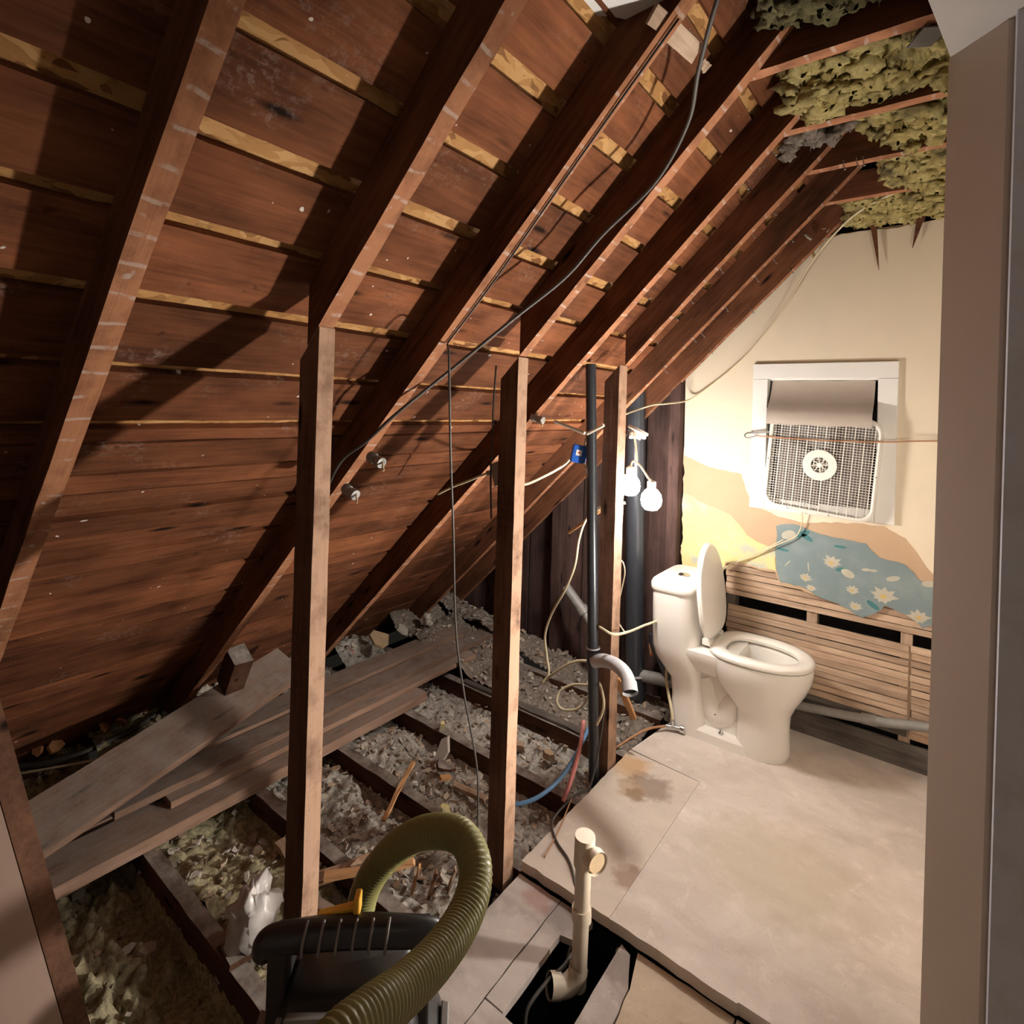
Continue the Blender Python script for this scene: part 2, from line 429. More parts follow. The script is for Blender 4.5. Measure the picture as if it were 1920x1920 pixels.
# ================================================================== SETTING
# ---- roof slope: deck sheet with spaced boards under it
bt = .02 / math.sqrt(.5) * .5                 # vertical half offset of a 2 cm board
deck = MB()
zt = BRD + .02 * math.sqrt(2)
A, B = (-3.25, zt - 3.25), (.6, zt + .6)
q = Vector((-1, 0, 1)).normalized() * .012
vs = []
for y in (-.9, 3.14):
    for (x, z) in (A, B):
        vs += [Vector((x, y, z)), Vector((x, y, z)) + q]
deck.add(vs, [(0, 2, 6, 4), (1, 5, 7, 3), (0, 1, 3, 2), (4, 6, 7, 5), (0, 4, 5, 1), (2, 3, 7, 6)])
ceiling = tag(deck.build('ceiling', 'osb'), kind='structure', label='sloped roof deck of strand board above spaced brown boards')
gaps = [(.40, .37), (.26, .23), (.125, .095), (-.005, -.035), (-.135, -.165), (-.25, -.278), (-.362, -.392), (-.485, -.515), (-.608, -.640), (-.738, -.769), (-.877, -.901), (-1.006, -1.035), (-1.142, -1.162),
        (-1.273, -1.298), (-1.416, -1.433), (-1.546, -1.569), (-1.601, -1.607), (-1.683, -1.695), (-1.745, -1.748), (-1.808, -1.821), (-1.885, -1.888), (-1.953, -1.965),
        (-2.025, -2.028), (-2.099, -2.111), (-2.252, -2.262), (-2.330, -2.333), (-2.395, -2.407), (-2.545, -2.556), (-2.69, -2.70), (-2.84, -2.85), (-2.99, -3.0)]
gaps = [(a, b - (.006 if b < -1.7 and a - b > .008 else 0)) for a, b in gaps]
edges = [.55] + [e for g in gaps for e in g] + [-3.2]
for i in range(0, len(edges), 2):
    hi, lo = edges[i], edges[i + 1]; xc = (hi + lo) / 2; w = (hi - lo) * math.sqrt(2)
    off = random.choice((0, 0, .002, -.0015))
    c0 = Vector((xc, 0, xc + BRD)) - IN * (.01 + off)
    beam('roof_board', 'board', c0 + Vector((0, -.9, 0)), c0 + Vector((0, 3.138, 0)), w, .02, IN, ceiling, segs=90, jit=.0006, wav=.0035 if xc < -1.42 else .002)

# ---- back wall (gable end)
wall = empty('wall_back', (0, WY, 0), 'gable end wall with torn plaster, old wallpaper and bare lath', kind='structure')
P = lambda x, z, y: (x, y, z)
win = [(-.725, 1.165), (-.725, 1.79), (-.225, 1.79), (-.225, 1.165)]
low = [(1.3, .62), (.03, .69), (-.012, .678), (-.10, .708), (-.182, .725), (-.244, .684), (-.298, .663), (-.377, .69), (-.446, .70), (-.542, .718), (-.629, .717), (-.66, .78),
       (-.735, .777), (-.858, .80), (-.905, .778), (-.93, .70), (-.945, .60), (-1.155, .58)]
base = dens([(-1.155, 1.79), (-.49, 2.495), (1.3, 2.50)] + low, [0, 0, 0] + [1] * len(low), .03, .006, 1)
MB().prism([base, win], P, WY - .010, WY + .004).build('plaster_layer', 'tan', wall)
cl = [(-.112, 1.05), (-.192, 1.093), (-.276, 1.092), (-.387, 1.083), (-.47, 1.066), (-.551, 1.058), (-.652, 1.071), (-.73, 1.10), (-.80, 1.165), (-.822, 1.225), (-.838, 1.274), (-.93, 1.286), (-1.016, 1.297), (-1.10, 1.33), (-1.154, 1.35)]
cream = dens([(-1.155, 1.35), (-1.160, 1.80), (-.50, 2.47), (-.40, 2.493), (-.2, 2.486), (0, 2.5), (1.3, 2.5), (1.3, .80), (.10, .80), (.028, .856)] + cl[:-1], [0, 0, 1, 1, 1, 0, 0, 0, 0] + [1] * len(cl), .022, .004, 5)
MB().prism([cream, win], P, WY - .016, WY - .010).build('paint_layer', 'cream', wall)
yel = ragged([(-1.153, 1.135), (-1.07, 1.10), (-.98, 1.078), (-.893, 1.044), (-.85, 1.0), (-.80, .95), (-.70, .90), (-.655, .90), (-.654, .79), (-.735, .785), (-.858, .81), (-.905, .785), (-.935, .70), (-.95, .61), (-1.153, .60)], .025, .007, 3)
MB().prism([yel], P, WY - .0125, WY - .010).build('old_paint_patch', 'yellow', wall)
pap = ragged([(-.658, 1.017), (-.62, 1.035), (-.576, 1.041), (-.478, 1.016), (-.362, 1.003), (-.263, 1.0), (-.209, .941), (-.106, .929), (-.065, .872), (.028, .844), (.30, .80), (.30, .66), (.032, .667), (-.012, .675), (-.04, .655), (-.10, .705), (-.182, .722), (-.215, .68), (-.244, .66), (-.27, .645), (-.298, .655), (-.33, .675), (-.377, .688), (-.446, .70), (-.50, .725), (-.542, .735), (-.629, .735), (-.654, .80), (-.656, .90)], .02, .005, 8)
paper = MB().prism([pap], P, WY - .0140, WY - .0115).build('wallpaper', 'paper', wall)
fl = MB(); fc = MB(); lf = MB()
def flower(x, z, R, n=9):
    for i in range(n):
        a = 2 * math.pi * i / n + x * 7; L = R * random.uniform(.8, 1.05); wd = R * .26
        if math.sin(a) < -.2: L *= .7
        ca, sa = math.cos(a), math.sin(a)
        pts = [(0, 0), (L * .45, wd), (L, 0), (L * .45, -wd)]
        loop = [(x + px * ca - py * sa, z + (px * sa + py * ca) * .8) for px, py in pts]
        fl.prism([loop], P, WY - .0150 - .0001 * (i % 3), WY - .0139)
    loop = [(x + R * .22 * math.cos(t * .785), z + R * .18 * math.sin(t * .785)) for t in range(8)]
    fc.prism([loop], P, WY - .0158, WY - .0139)
def blob(mb, x, z, rx, rz, rot=0, y=WY - .0148):
    loop = []
    for t in range(12):
        a = t * math.pi / 6; px, pz = rx * math.cos(a), rz * math.sin(a)
        loop.append((x + px * math.cos(rot) - pz * math.sin(rot), z + px * math.sin(rot) + pz * math.cos(rot)))
    mb.prism([loop], P, y, WY - .0139)
for f in ((-.405, .880, .05), (-.517, .782, .036), (-.315, .765, .036), (-.19, .765, .062), (-.055, .70, .05), (-.49, .735, .03), (-.30, .69, .035)): flower(*f)
for bl in ((-.60, .985, .035, .022, .4), (-.335, .842, .03, .018, -.4), (-.262, .875, .018, .007, .2), (-.232, .877, .016, .006, .1), (-.155, .855, .028, .012, .35), (-.60, .84, .022, .003, .9), (-.505, .84, .003, .025, .1), (-.02, .86, .03, .014, .2)): blob(fl, *bl)
for bl in ((-.535, 1.0, .035, .014, .5), (-.515, .985, .03, .012, -.5), (-.365, .855, .022, .01, .3), (-.37, .965, .028, .007, 0), (-.23, .715, .03, .012, -.6), (-.625, .905, .03, .007, -.1)): blob(lf, *bl, y=WY - .0145)
fl.build('flower_print', 'petal', paper); fc.build('flower_centre_print', 'petalc', paper); lf.build('leaf_print', 'leaf', paper)
# lath strips
zs = [.136 + .0327 * k for k in range(13)] + [.612 + .0327 * k for k in range(8)]
for z in zs:
    for (x0, x1) in ([(-.905, -.088), (-.084, .62)] if z < .56 else [(-.915, .62)]):
        beam('lath', 'lath' if z > .20 or x0 > -.5 else 'dirty', (x0 + random.uniform(0, .012), WY + .009 + random.uniform(-.002, .002), z + .0155), (x1, WY + .009 + random.uniform(-.002, .002), z + .0155 + random.uniform(-.003, .003)), .0285 + random.uniform(-.002, .003), .008, (0, -1, 0), wall, segs=14, jit=.0005, wav=.0018)
for x in (-.882, -.488, -.098, .30):
    beam('stud', 'lath' if x > -.8 else 'dirty', (x, WY + .055, -.05), (x, WY + .055, 2.6 if x > -.8 else 2.15), .045, .078, (0, -1, 0), wall)
MB().box((-.2, WY + .115, 1.2), (2.2, .02, 2.8)).build('sheathing', 'black', wall)  # coloured black for the dark void behind the lath
beam('base_board', 'dirty', (-.93, WY + .003, .055), (.62, WY + .003, .055), .115, .014, (0, -1, 0), wall, segs=30, wav=.004)
# bare gable part left of the plaster
for i, (x0, w) in enumerate(((-1.30, .2), (-1.51, .2), (-1.72, .2), (-1.93, .2), (-2.14, .2), (-2.35, .2), (-2.56, .2), (-2.77, .2), (-2.98, .2))):
    beam('gable_board', 'gable', (x0, WY + .03, -.1), (x0, WY + .03, x0 + 3.07), w - .006, .02, (0, -1, 0), wall, jit=.001)
for x, mat in ((-1.195, 'gable'), (-1.55, 'gable'), (-1.97, 'gable'), (-2.42, 'gable')):
    beam('gable_stud', mat, (x, WY - .03, -.1), (x, WY - .03, x + BRD - .02), .06, .09, (0, -1, 0), wall, k1=0)

# ---- window with trim
wd = empty('window_1', (-.475, WY, 1.165), 'small window with white painted trim behind the box fan', kind='structure')
fr = MB()
for (x0, x1, z0, z1) in ((-.79, -.155, 1.783, 1.862), (-.79, -.715, 1.105, 1.783), (-.234, -.155, 1.105, 1.783), (-.715, -.234, 1.105, 1.165)):
    fr.box(((x0 + x1) / 2, WY - .026, (z0 + z1) / 2), (x1 - x0 - .001, .022, z1 - z0 - .001))
fr.build('window_frame', 'white', wd, bevel=.003)
jb = MB()
for (x0, x1, z0, z1) in ((-.725, -.235, 1.776, 1.79), (-.727, -.713, 1.165, 1.776), (-.236, -.222, 1.165, 1.776), (-.725, -.235, 1.165, 1.177)):
    jb.box(((x0 + x1) / 2, WY + .03, (z0 + z1) / 2), (x1 - x0, .085, z1 - z0))
jb.build('window_jamb', 'white', wd)
MB().box((-.475, WY + .06, 1.48), (.47, .005, .60)).build('pane', 'glass', wd)
sh = MB(); secs = []
for (yy, zz) in ((.005, 1.772), (-.006, 1.73), (-.026, 1.69), (-.060, 1.65), (-.094, 1.62), (-.104, 1.60), (-.107, 1.575), (-.106, 1.550)):
    secs.append((yy, zz))
vs = []; fs = []
for (yy, zz) in secs:
    for q in (0, .0025):
        for i in range(9):
            x = -.702 + .455 * i / 8
            vs.append((x, WY + yy - q, zz + q + .002 * math.sin(i * 2.1)))
n = 9
for i in range(len(secs) - 1):
    for j in range(8):
        for q in (0, 1):
            fs.append((i * 18 + q * 9 + j, i * 18 + q * 9 + j + 1, (i + 1) * 18 + q * 9 + j + 1, (i + 1) * 18 + q * 9 + j))
for i in range(len(secs) - 1):
    for j in (0, 8): fs.append((i * 18 + j, (i + 1) * 18 + j, (i + 1) * 18 + 9 + j, i * 18 + 9 + j))
for j in range(8): 
    L = (len(secs) - 1) * 18
    fs.append((j, j + 1, 9 + j + 1, 9 + j)); fs.append((L + j, L + j + 1, L + 9 + j + 1, L + 9 + j))
sho = MB().add(vs, fs).build('window_shade', 'shade', None, True, origin=(-.475, WY - .03, 1.55), angle=50)
tag(sho, 'grey vinyl shade hanging in the window and draped over the top of the fan', 'shade')

# ---- floor
floor = empty('floor', (0, 2, 0), 'bathroom floor of dusty backer boards over plank subfloor', kind='structure')
F2 = lambda x, y, t: (x, y, t)
MB().prism([dens([(-1.13, 1.60), (-.7862, 1.60), (-.7862, 2.427), (-1.118, 2.44)], [1, 0, 0, 1], .03, .003, 2)], F2, -.035, 0).build('floor_panel', 'tile_stain', floor)
MB().prism([dens([(-.7850, 1.598), (-.40, 1.594), (-.395, 1.60), (1.28, 1.60), (1.28, 3.135), (-1.0, 3.135), (-1.04, 2.93), (-1.118, 2.447), (-.7850, 2.430)], [1, 0, 0, 0, 0, 0, 0, 0, 0], .03, .003, 4)], F2, -.035, 0).build('floor_panel', 'tile', floor)
zt, zb = -.04, -.06
for nm, mat, loop in (('floor_board', 'ply', [(-1.115, -.85), (-.962, -.85), (-.962, 1.592), (-1.13, 1.592)]),
                      ('floor_board', 'ply', [(-.958, 1.205), (-.958, 1.592), (-.84, 1.592), (-.86, 1.50), (-.898, 1.49), (-.898, 1.205)]),
                      ('floor_board', 'ply', [(-.958, -.85), (-.958, 1.200), (-.735, 1.200), (-.735, -.85)]),
                      ('floor_board', 'ply', [(-.731, -.85), (-.735, 1.45), (-.735, 1.585), (-.70, 1.57), (-.662, 1.48), (-.642, 1.20), (-.640, -.85)]),
                      ('floor_board', 'ply_tan', [(-.635, -.85), (-.637, 1.20), (-.657, 1.48), (-.685, 1.592), (-.402, 1.59), (-.40, -.85)]),
                      ('floor_board', 'tile', [(-.396, -.85), (-.396, 1.592), (1.28, 1.592), (1.28, -.85)])):
    MB().prism([dens(loop, [1] * len(loop), .04, .002, len(loop))], F2, zb, zt + random.uniform(-.001, .001)).build(nm, mat, floor)
# box under the floor hole, coloured black for the shade in it
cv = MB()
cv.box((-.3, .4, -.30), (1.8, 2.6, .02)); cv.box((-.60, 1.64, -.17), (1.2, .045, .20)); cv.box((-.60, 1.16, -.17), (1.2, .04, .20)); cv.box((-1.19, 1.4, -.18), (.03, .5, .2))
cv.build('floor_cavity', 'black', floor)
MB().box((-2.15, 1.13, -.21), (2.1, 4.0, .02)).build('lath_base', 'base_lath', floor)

# ---- partition with door jamb at the right, remaining ceiling sheet, other walls
jp = [(-.004, 1.745), (.100, 1.648), (.62, 1.648), (.62, 1.745)]
wr = tag(MB().prism([jp], F2, -.06, 2.5).build('wall_right', 'jamb'), kind='structure', label='end of the painted partition at the doorway')
cs = tag(MB().prism([ragged([(.1125, 1.640), (.1135, 1.622), (.42, 1.622), (.42, 1.640)], .02, .0015, 3)], F2, -.06, 2.62).build('trim_1', 'casing'), kind='structure', label='bluish door casing with a chipped edge')
cp = tag(MB().prism([[(-.10, 1.10), (-.042, 1.476), (.0, 1.748), (.101, 1.645), (1.3, 1.645), (1.3, -.85), (-.12, -.85)]], F2, 2.5, 2.515).build('trim_2', 'white_dry'), kind='structure', label='cut sheet of white ceiling drywall over the doorway')
tag(MB().box((1.30, 1.15, 1.3), (.02, 4.0, 2.8)).build('wall_side', 'white_dry'), kind='structure', label='plain painted side wall')
tag(MB().box((-.9, -.88, 1.4), (4.6, .02, 3.4)).build('wall_front', 'white_dry'), kind='structure', label='plain wall behind the viewer')

# ---- sloping half wall edge at lower left (leaning stud with a sheet)
lw = empty('wall_left', (-1.1, .45, -.04), 'leaning stud and sheet edge of the stair wall at the lower left', kind='structure')
yr = lambda zz: .198 + (1.141 - zz) * .2118
za, zb2 = -.04, 1.34
ws = MB(); vs = []
for zz in (za, zb2):
    for (x, dy) in ((-1.10, -.029), (-1.10, 0), (-1.19, 0), (-1.19, -.029)): vs.append((x, yr(zz) + dy, zz))
ws.add(vs, [(3, 2, 1, 0), (4, 5, 6, 7), (0, 1, 5, 4), (1, 2, 6, 5), (2, 3, 7, 6), (3, 0, 4, 7)]).build('wall_stud', 'cap_stud', lw)
pn = MB(); vs = []
for zz in (za, zb2):
    for q in (Vector((-1.098, yr(zz) - .0305, zz)), Vector((-1.105, yr(zz) - .70, zz))):
        for t in (0, .012): vs.append(q + Vector((-t, 0, 0)))
pn.add(vs, [(0, 2, 6, 4), (1, 5, 7, 3), (0, 1, 3, 2), (4, 6, 7, 5), (0, 4, 5, 1), (2, 3, 7, 6)]).build('wall_sheet', 'cap', lw)

# ================================================================== TIMBER
raf = [(.355, 'nearest full-length rafter, broad brown underside striped white, at the far left', -3.0), (.770, 'short rafter ending on top of the first knee post', -1.20), (1.160, 'full-length rafter running down behind the first knee post', -3.0),
       (1.552, 'short rafter ending on top of the second knee post', -1.155), (1.940, 'full-length rafter running down behind the second knee post', -3.0), (2.310, 'short rafter ending at the third post beside the black vent pipe', -1.13),
       (2.700, 'thin-looking full-length rafter with bent nails, second from the gable', -3.0), (3.068, 'last rafter, tight against the gable wall', -3.0)]
RAFT = []
for i, (y, lab, xl) in enumerate(raf):
    dpt = .110; xh = .55
    c = UND + dpt / 2 * math.sqrt(2)
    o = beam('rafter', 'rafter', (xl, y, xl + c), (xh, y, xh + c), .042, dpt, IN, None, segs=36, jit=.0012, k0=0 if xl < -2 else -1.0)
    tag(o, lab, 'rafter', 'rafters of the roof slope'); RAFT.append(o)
def nail(parent, p, dirn, L=.035):
    p = Vector(p); dirn = Vector(dirn).normalized()
    m = MB().tube([p - dirn * .004, p + dirn * L * .6, p + dirn * L + Vector((.003, 0, -.002))], .0016, 5, True, 2)
    q = p + dirn * L
    m.box(q + Vector((.003, 0, -.002)), (.006, .006, .003))
    m.build('nail', 'galv', parent)
for ri, y0, xs in ((5, 2.33, (-1.02, -.93, -.86, -.74, -.62, -.55)), (6, 2.722, (-1.13, -.98, -.95, -.83, -.70, -.63, -.55)), (4, 1.963, (-.56, -.47, -1.2, -.9)), (7, 3.045, (-1.0, -.8, -.62))):
    for x in xs:
        nail(RAFT[ri], (x, y0, x + UND + .02), (.5 + random.uniform(-.3, .4), .25 if ri != 7 else -.3, -.9), random.uniform(.025, .04))
ties = [(1.550, 'topmost ceiling joist at the upper right, meeting the rafter of the second post', -.47), (1.940, 'second ceiling joist, half buried in yellow wool', -.47), (2.310, 'third ceiling joist with a broken orange end', -.55), (2.700, 'lowest ceiling joist, nearest the gable wall', -.50)]
TIE = []
for i, (y, lab, xl) in enumerate(ties):
    yy = y + .0425 if i else y + .0425
    o = beam('ceiling_joist', 'rafter', (xl, yy, 2.578), (1.28, yy, 2.578), .040, .11, (0, 0, -1), None, segs=30, jit=.0012, k0=-1.0)
    tag(o, lab, 'joist', 'ceiling joists under the yellow wool'); TIE.append(o)
for x in (-.30, -.26, -.24): nail(TIE[2], (x, 2.315, 2.525), (.1, -.1, -1), .03)
def post(y0, y1, x0, x1, label, lean=0):
    yc, w = (y0 + y1) / 2, y1 - y0; xc, h = (x0 + x1) / 2, x1 - x0
    zt = xc + UND
    # local z is +x, so the top is cut along the rafter underside
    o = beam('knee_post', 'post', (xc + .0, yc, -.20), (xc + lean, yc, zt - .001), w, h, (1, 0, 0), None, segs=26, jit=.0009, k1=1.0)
    return tag(o, label, 'post', 'upright posts of the missing knee wall')
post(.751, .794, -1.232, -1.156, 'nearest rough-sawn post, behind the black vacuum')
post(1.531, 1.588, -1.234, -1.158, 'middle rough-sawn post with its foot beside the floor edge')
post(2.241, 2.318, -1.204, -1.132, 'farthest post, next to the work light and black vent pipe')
jst = [(.795, 'floor joist nearest the vacuum'), (1.205, 'floor joist passing behind the foot of the nearest post'), (1.600, 'floor joist at the foot of the middle post'), (2.010, 'floor joist under the blue and red tubes'), (2.430, 'floor joist crossing under the black vent pipe'), (2.840, 'floor joist nearest the gable wall')]
JO = []
for y, lab in jst:
    o = beam('floor_joist', 'joist', (-3.02, y + .024, -.115), (-1.135, y + .024, -.115), .048, .15, (0, 0, 1), None, segs=24, jit=.0015)
    JO.append(tag(o, lab, 'joist', 'floor joists under the eaves'))
beam('old_wood_layer', 'dirty', (-2.2, 2.467, -.032), (-1.20, 2.467, -.032), .05, .012, (0, 0, 1), JO[4], segs=14, jit=.003)

# planks stacked on the joists
def plank(a, b, w, h, up, label, mat='plank', twist=0):
    return tag(beam('plank', mat, a, b, w, h, up, None, segs=22, jit=.0012, wav=.002, twist=twist), label, 'plank', 'loose planks stacked across the joists')
plank((-2.315, -.2, -.0145), (-2.30, 2.17, -.0145), .19, .046, (0, 0, 1), 'lowest plank of the stack, nearest the posts')
plank((-2.53, -.1, -.012), (-2.53, 2.30, -.012), .19, .040, (0, 0, 1), 'bottom plank at the eave side of the stack')
plank((-2.375, .92, .025), (-2.345, 2.66, .025), .14, .026, (0, 0, 1), 'grey plank with a pale front edge, second layer of the stack')
plank((-2.545, .35, .030), (-2.500, 3.0, .030), .15, .030, (0, 0, 1), 'long brown plank in the middle of the stack, passing behind the middle post')
plank((-2.42, .75, .054), (-2.405, 2.98, .054), .125, .027, (0, 0, 1), 'rust-streaked plank on top of the pale-edged grey one')
plank((-2.575, .60, .064), (-2.56, 2.84, .064), .15, .036, (0, 0, 1), 'upper brown plank with a square-cut far end')
plank((-2.358, .30, .079), (-2.545, 1.55, .285), .215, .034, (.35, 0, 1), 'wide grey board lying askew on top of the plank stack', twist=.05)
bl = MB(); bl.box((-2.52, 1.255, .36), (.10, .09, .19), Matrix.Rotation(.5, 3, 'Y'), .006)
tag(bl.build('wood_block', 'joist', origin=(-2.52, 1.25, .27)), 'short block nailed to the side of a rafter foot near the askew board', 'block')

# ================================================================== LOOSE FILL
def fill(x0, x1, y0, y1, z0, amp, mat, chips, label, name='insulation', res=.011, heap=None, seed=0):
    yj = y1; y1 = y1 + (.05 if y1 < 3 else 0)
    nx, ny = int((x1 - x0) / res), max(2, int((y1 - y0) / res))
    vs = []; fs = []
    for i in range(nx + 1):
        for j in range(ny + 1):
            x = x0 + (x1 - x0) * i / nx; y = y0 + (y1 - y0) * j / ny
            v = Vector((x * 4 + seed, y * 4, seed))
            h = noise.fractal(v, 1, 2.1, 4) * amp + amp * .7 * (abs(noise.noise(v * 6.3)) + .6 * abs(noise.noise(v * 13.1))) - amp * .3
            zz = z0 + h
            if heap: zz += heap(x, y)
            if y > yj and zz < -.02 and x > -2.62: zz = -.12
            vs.append((x + noise.noise(v * 9) * .006, y + (noise.noise(v * 9.7) * .005 if 0 < j < ny else 0), max(zz, -.199)))
    w = ny + 1
    for i in range(nx):
        for j in range(ny): fs.append((i * w + j, (i + 1) * w + j, (i + 1) * w + j + 1, i * w + j + 1))
    nb = len(vs)
    for _ in range(chips):
        i = random.randint(0, nx); j = random.randint(1, max(1, ny - 1)); p = Vector(vs[i * w + j]) + Vector((0, 0, .004))
        sx = random.choice((.012, .018, .026, .04)) * random.uniform(.6, 1.3); sy = sx * random.uniform(.3, .9); sz = random.uniform(.002, .009)
        R = Matrix.Rotation(random.uniform(0, 6.3), 3, 'Z') @ Matrix.Rotation(random.gauss(0, .45), 3, 'X') @ Matrix.Rotation(random.gauss(0, .4), 3, 'Y')
        b = len(vs); nn = random.choice((4, 5, 6)); a0 = random.random() * 6
        for t in (0, sz):
            for q in range(nn):
                a = a0 + q * 6.283 / nn; rr = random.uniform(.65, 1.1)
                vs.append(tuple(p + R @ Vector((sx * rr * math.cos(a) * .6, sy * rr * math.sin(a) * .6, t))))
        fs.append(tuple(b + q for q in reversed(range(nn)))); fs.append(tuple(b + nn + q for q in range(nn)))
        for q in range(nn): fs.append((b + q, b + (q + 1) % nn, b + nn + (q + 1) % nn, b + nn + q))
    me = bpy.data.meshes.new(name); me.from_pydata(vs, [], fs)
    at = me.attributes.new('chip', 'FLOAT', 'POINT')
    at.data.foreach_set('value', [0.0] * nb + [1.0] * (len(vs) - nb))
    for i_, pl in enumerate(me.polygons): pl.use_smooth = i_ < nx * ny
    o = bpy.data.objects.new(name, me); COL.objects.link(o); me.materials.append(MT[mat])
    return tag(o, label, 'insulation', None, 'stuff')
bay_heap = lambda x, y: .05 * max(0, min(1, (-2.35 - x) / .3)) + .10 * max(0, min(1, (-2.75 - x) / .15))
fill(-3.1, -1.20, -.3, .79, -.125, .085, 'debris_y', 420, 'shaggy yellowish insulation in the nearest joist bay, lower left', heap=lambda x, y: bay_heap(x, y) - .07 * math.exp(-((x + 1.62) / .13) ** 2) - .06 * max(0, (y - .45) / .35), seed=2)
fill(-3.1, -1.16, .845, 1.20, -.105, .05, 'debris_y', 330, 'tangled straw-coloured insulation in the joist bay behind the nearest post', heap=lambda x, y: bay_heap(x, y) + .05 * math.exp(-((x + 1.85) / .15) ** 2), seed=5)
fill(-3.1, -1.16, 1.255, 1.595, -.085, .045, 'debris', 700, 'grey loose fill with wood scraps in the joist bay left of the middle post', heap=lambda x, y: bay_heap(x, y) - .05 * max(0, (y - 1.5) / .1), seed=8)
fill(-3.1, -1.16, 1.65, 2.005, -.075, .040, 'debris', 800, 'grey loose fill in the joist bay behind the middle post', heap=lambda x, y: bay_heap(x, y) - .07 * max(0, (y - 1.9) / .1), seed=11)
fill(-3.1, -1.16, 2.06, 2.425, -.080, .045, 'debris', 600, 'loose fill in the joist bay below the blue tube', heap=lambda x, y: bay_heap(x, y) - .06 * max(0, (y - 2.3) / .1), seed=14)
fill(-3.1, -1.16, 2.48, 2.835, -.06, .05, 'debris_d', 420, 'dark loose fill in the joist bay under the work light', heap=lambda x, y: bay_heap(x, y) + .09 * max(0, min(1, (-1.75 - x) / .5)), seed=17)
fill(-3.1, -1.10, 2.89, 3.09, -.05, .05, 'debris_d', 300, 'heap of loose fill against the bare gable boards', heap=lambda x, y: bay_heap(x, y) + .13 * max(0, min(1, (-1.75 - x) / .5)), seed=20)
# yellow wool in the ceiling bays
def woolbay(x0, x1, y0, y1, zb, amp, mat, label, seed, edge=.18, res=.0052):
    nx, ny = int((x1 - x0) / res), int((y1 - y0) / res); vs = []; fs = []; w = ny + 1
    for i in range(nx + 1):
        for j in range(ny + 1):
            x = x0 + (x1 - x0) * i / nx; y = y0 + (y1 - y0) * j / ny
            v = Vector((x * 5 + seed, y * 5, seed * 1.7))
            t = noise.fractal(v, 1, 2.2, 3) * .55
            w3 = noise.noise_vector(v * 3.3) * .5
            rg = 1 - abs(noise.noise(v * 2.6 + w3)); rg2 = 1 - abs(noise.noise(v * 7.3 + w3 * 2)); rg3 = 1 - abs(noise.noise(v * 17 + w3 * 4)); rg4 = noise.noise(v * 38 + w3 * 6)
            h = amp * (1.5 * t + .7 * rg * rg + .6 * rg2 ** 3 + .36 * rg3 ** 3 + .16 * rg4 - .62)
            e = (x - x0) / edge + .7 * noise.noise(v * 1.8)
            if e < 1: h -= (1 - max(e, 0)) ** 1.5 * .12
            h -= .02 * max(0, 1 - min(y - y0, y1 - y) / .03)
            q = noise.noise_vector(v * 4.1) * .010 + noise.noise_vector(v * 14) * .007 + noise.noise_vector(v * 31) * .004
            zlim = 2.53 if (x > -.09 and y < 1.80) else 2.46
            vs.append((x + q.x, min(max(y + q.y, y0 - .001), y1 + .001), min(max(zb - h, zlim), x + BRD - .03, 2.70)))
    for i in range(nx):
        for j in range(ny): fs.append((i * w + j, (i + 1) * w + j, (i + 1) * w + j + 1, i * w + j + 1))
    # torn clumps
    for _ in range(int((x1 - x0) * 480)):
        i = random.randint(int(nx * .03), nx); j = random.randint(2, ny - 2); p = Vector(vs[i * w + j])
        if p.x > -.12 and p.y < 1.86: continue
        R = random.choice((.010, .016, .022, .030)) * random.uniform(.8, 1.2); b = len(vs); sd = Vector((random.uniform(0, 99), 0, 0)); nr, nc = (7, 11)
        sq = Vector((random.uniform(.8, 1.5), random.uniform(.8, 1.3), random.uniform(.5, .9)))
        for a in range(nr):
            th = math.pi * (a + .5) / nr
            for c in range(nc):
                ph = 2 * math.pi * c / nc
                u = Vector((math.sin(th) * math.cos(ph), math.sin(th) * math.sin(ph), math.cos(th)))
                k = 1 + .75 * noise.noise(u * 1.7 + sd) + .55 * noise.noise(u * 4.1 + sd)
                vs.append(tuple(p + Vector((u.x * sq.x, u.y * sq.y, u.z * sq.z)) * R * max(.25, k) - Vector((0, 0, R * .25))))
        for a in range(nr - 1):
            for c in range(nc): fs.append((b + a * nc + c, b + a * nc + (c + 1) % nc, b + (a + 1) * nc + (c + 1) % nc, b + (a + 1) * nc + c))
    # loose curled fibres
    for _ in range(int((x1 - x0) * 420)):
        i = random.randint(int(nx * .04), nx); j = random.randint(1, ny - 1); p = Vector(vs[i * w + j])
        if p.x > -.07 and p.y < 1.82: continue
        dr = Vector((random.gauss(0, 1), random.gauss(0, 1), random.gauss(-.1, .6))).normalized(); L = random.uniform(.008, .030); cu = Vector((random.gauss(0, .5), random.gauss(0, .5), random.gauss(0, .5)))
        b = len(vs); wd = random.uniform(.0008, .0022); sd = dr.orthogonal() * wd
        for k in range(5):
            tt = k / 4; q = p + dr * L * tt + cu * L * tt * tt * .8; ww = sd * (1 - .7 * tt)
            vs += [tuple(q - ww), tuple(q + ww)]
        for k in range(4): fs.append((b + 2 * k, b + 2 * k + 1, b + 2 * k + 3, b + 2 * k + 2))
    me = bpy.data.meshes.new('insulation_batt'); me.from_pydata(vs, [], fs); me.shade_smooth()
    o = bpy.data.objects.new('insulation_batt', me); COL.objects.link(o); me.materials.append(MT[mat])
    return tag(o, label, 'insulation', None, 'stuff')
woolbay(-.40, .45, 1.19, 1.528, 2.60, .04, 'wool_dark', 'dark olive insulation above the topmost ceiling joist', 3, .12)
woolbay(-.42, .45, 1.618, 1.960, 2.566, .045, 'wool', 'largest torn yellow insulation wad, under the topmost ceiling joist', 7, .12)
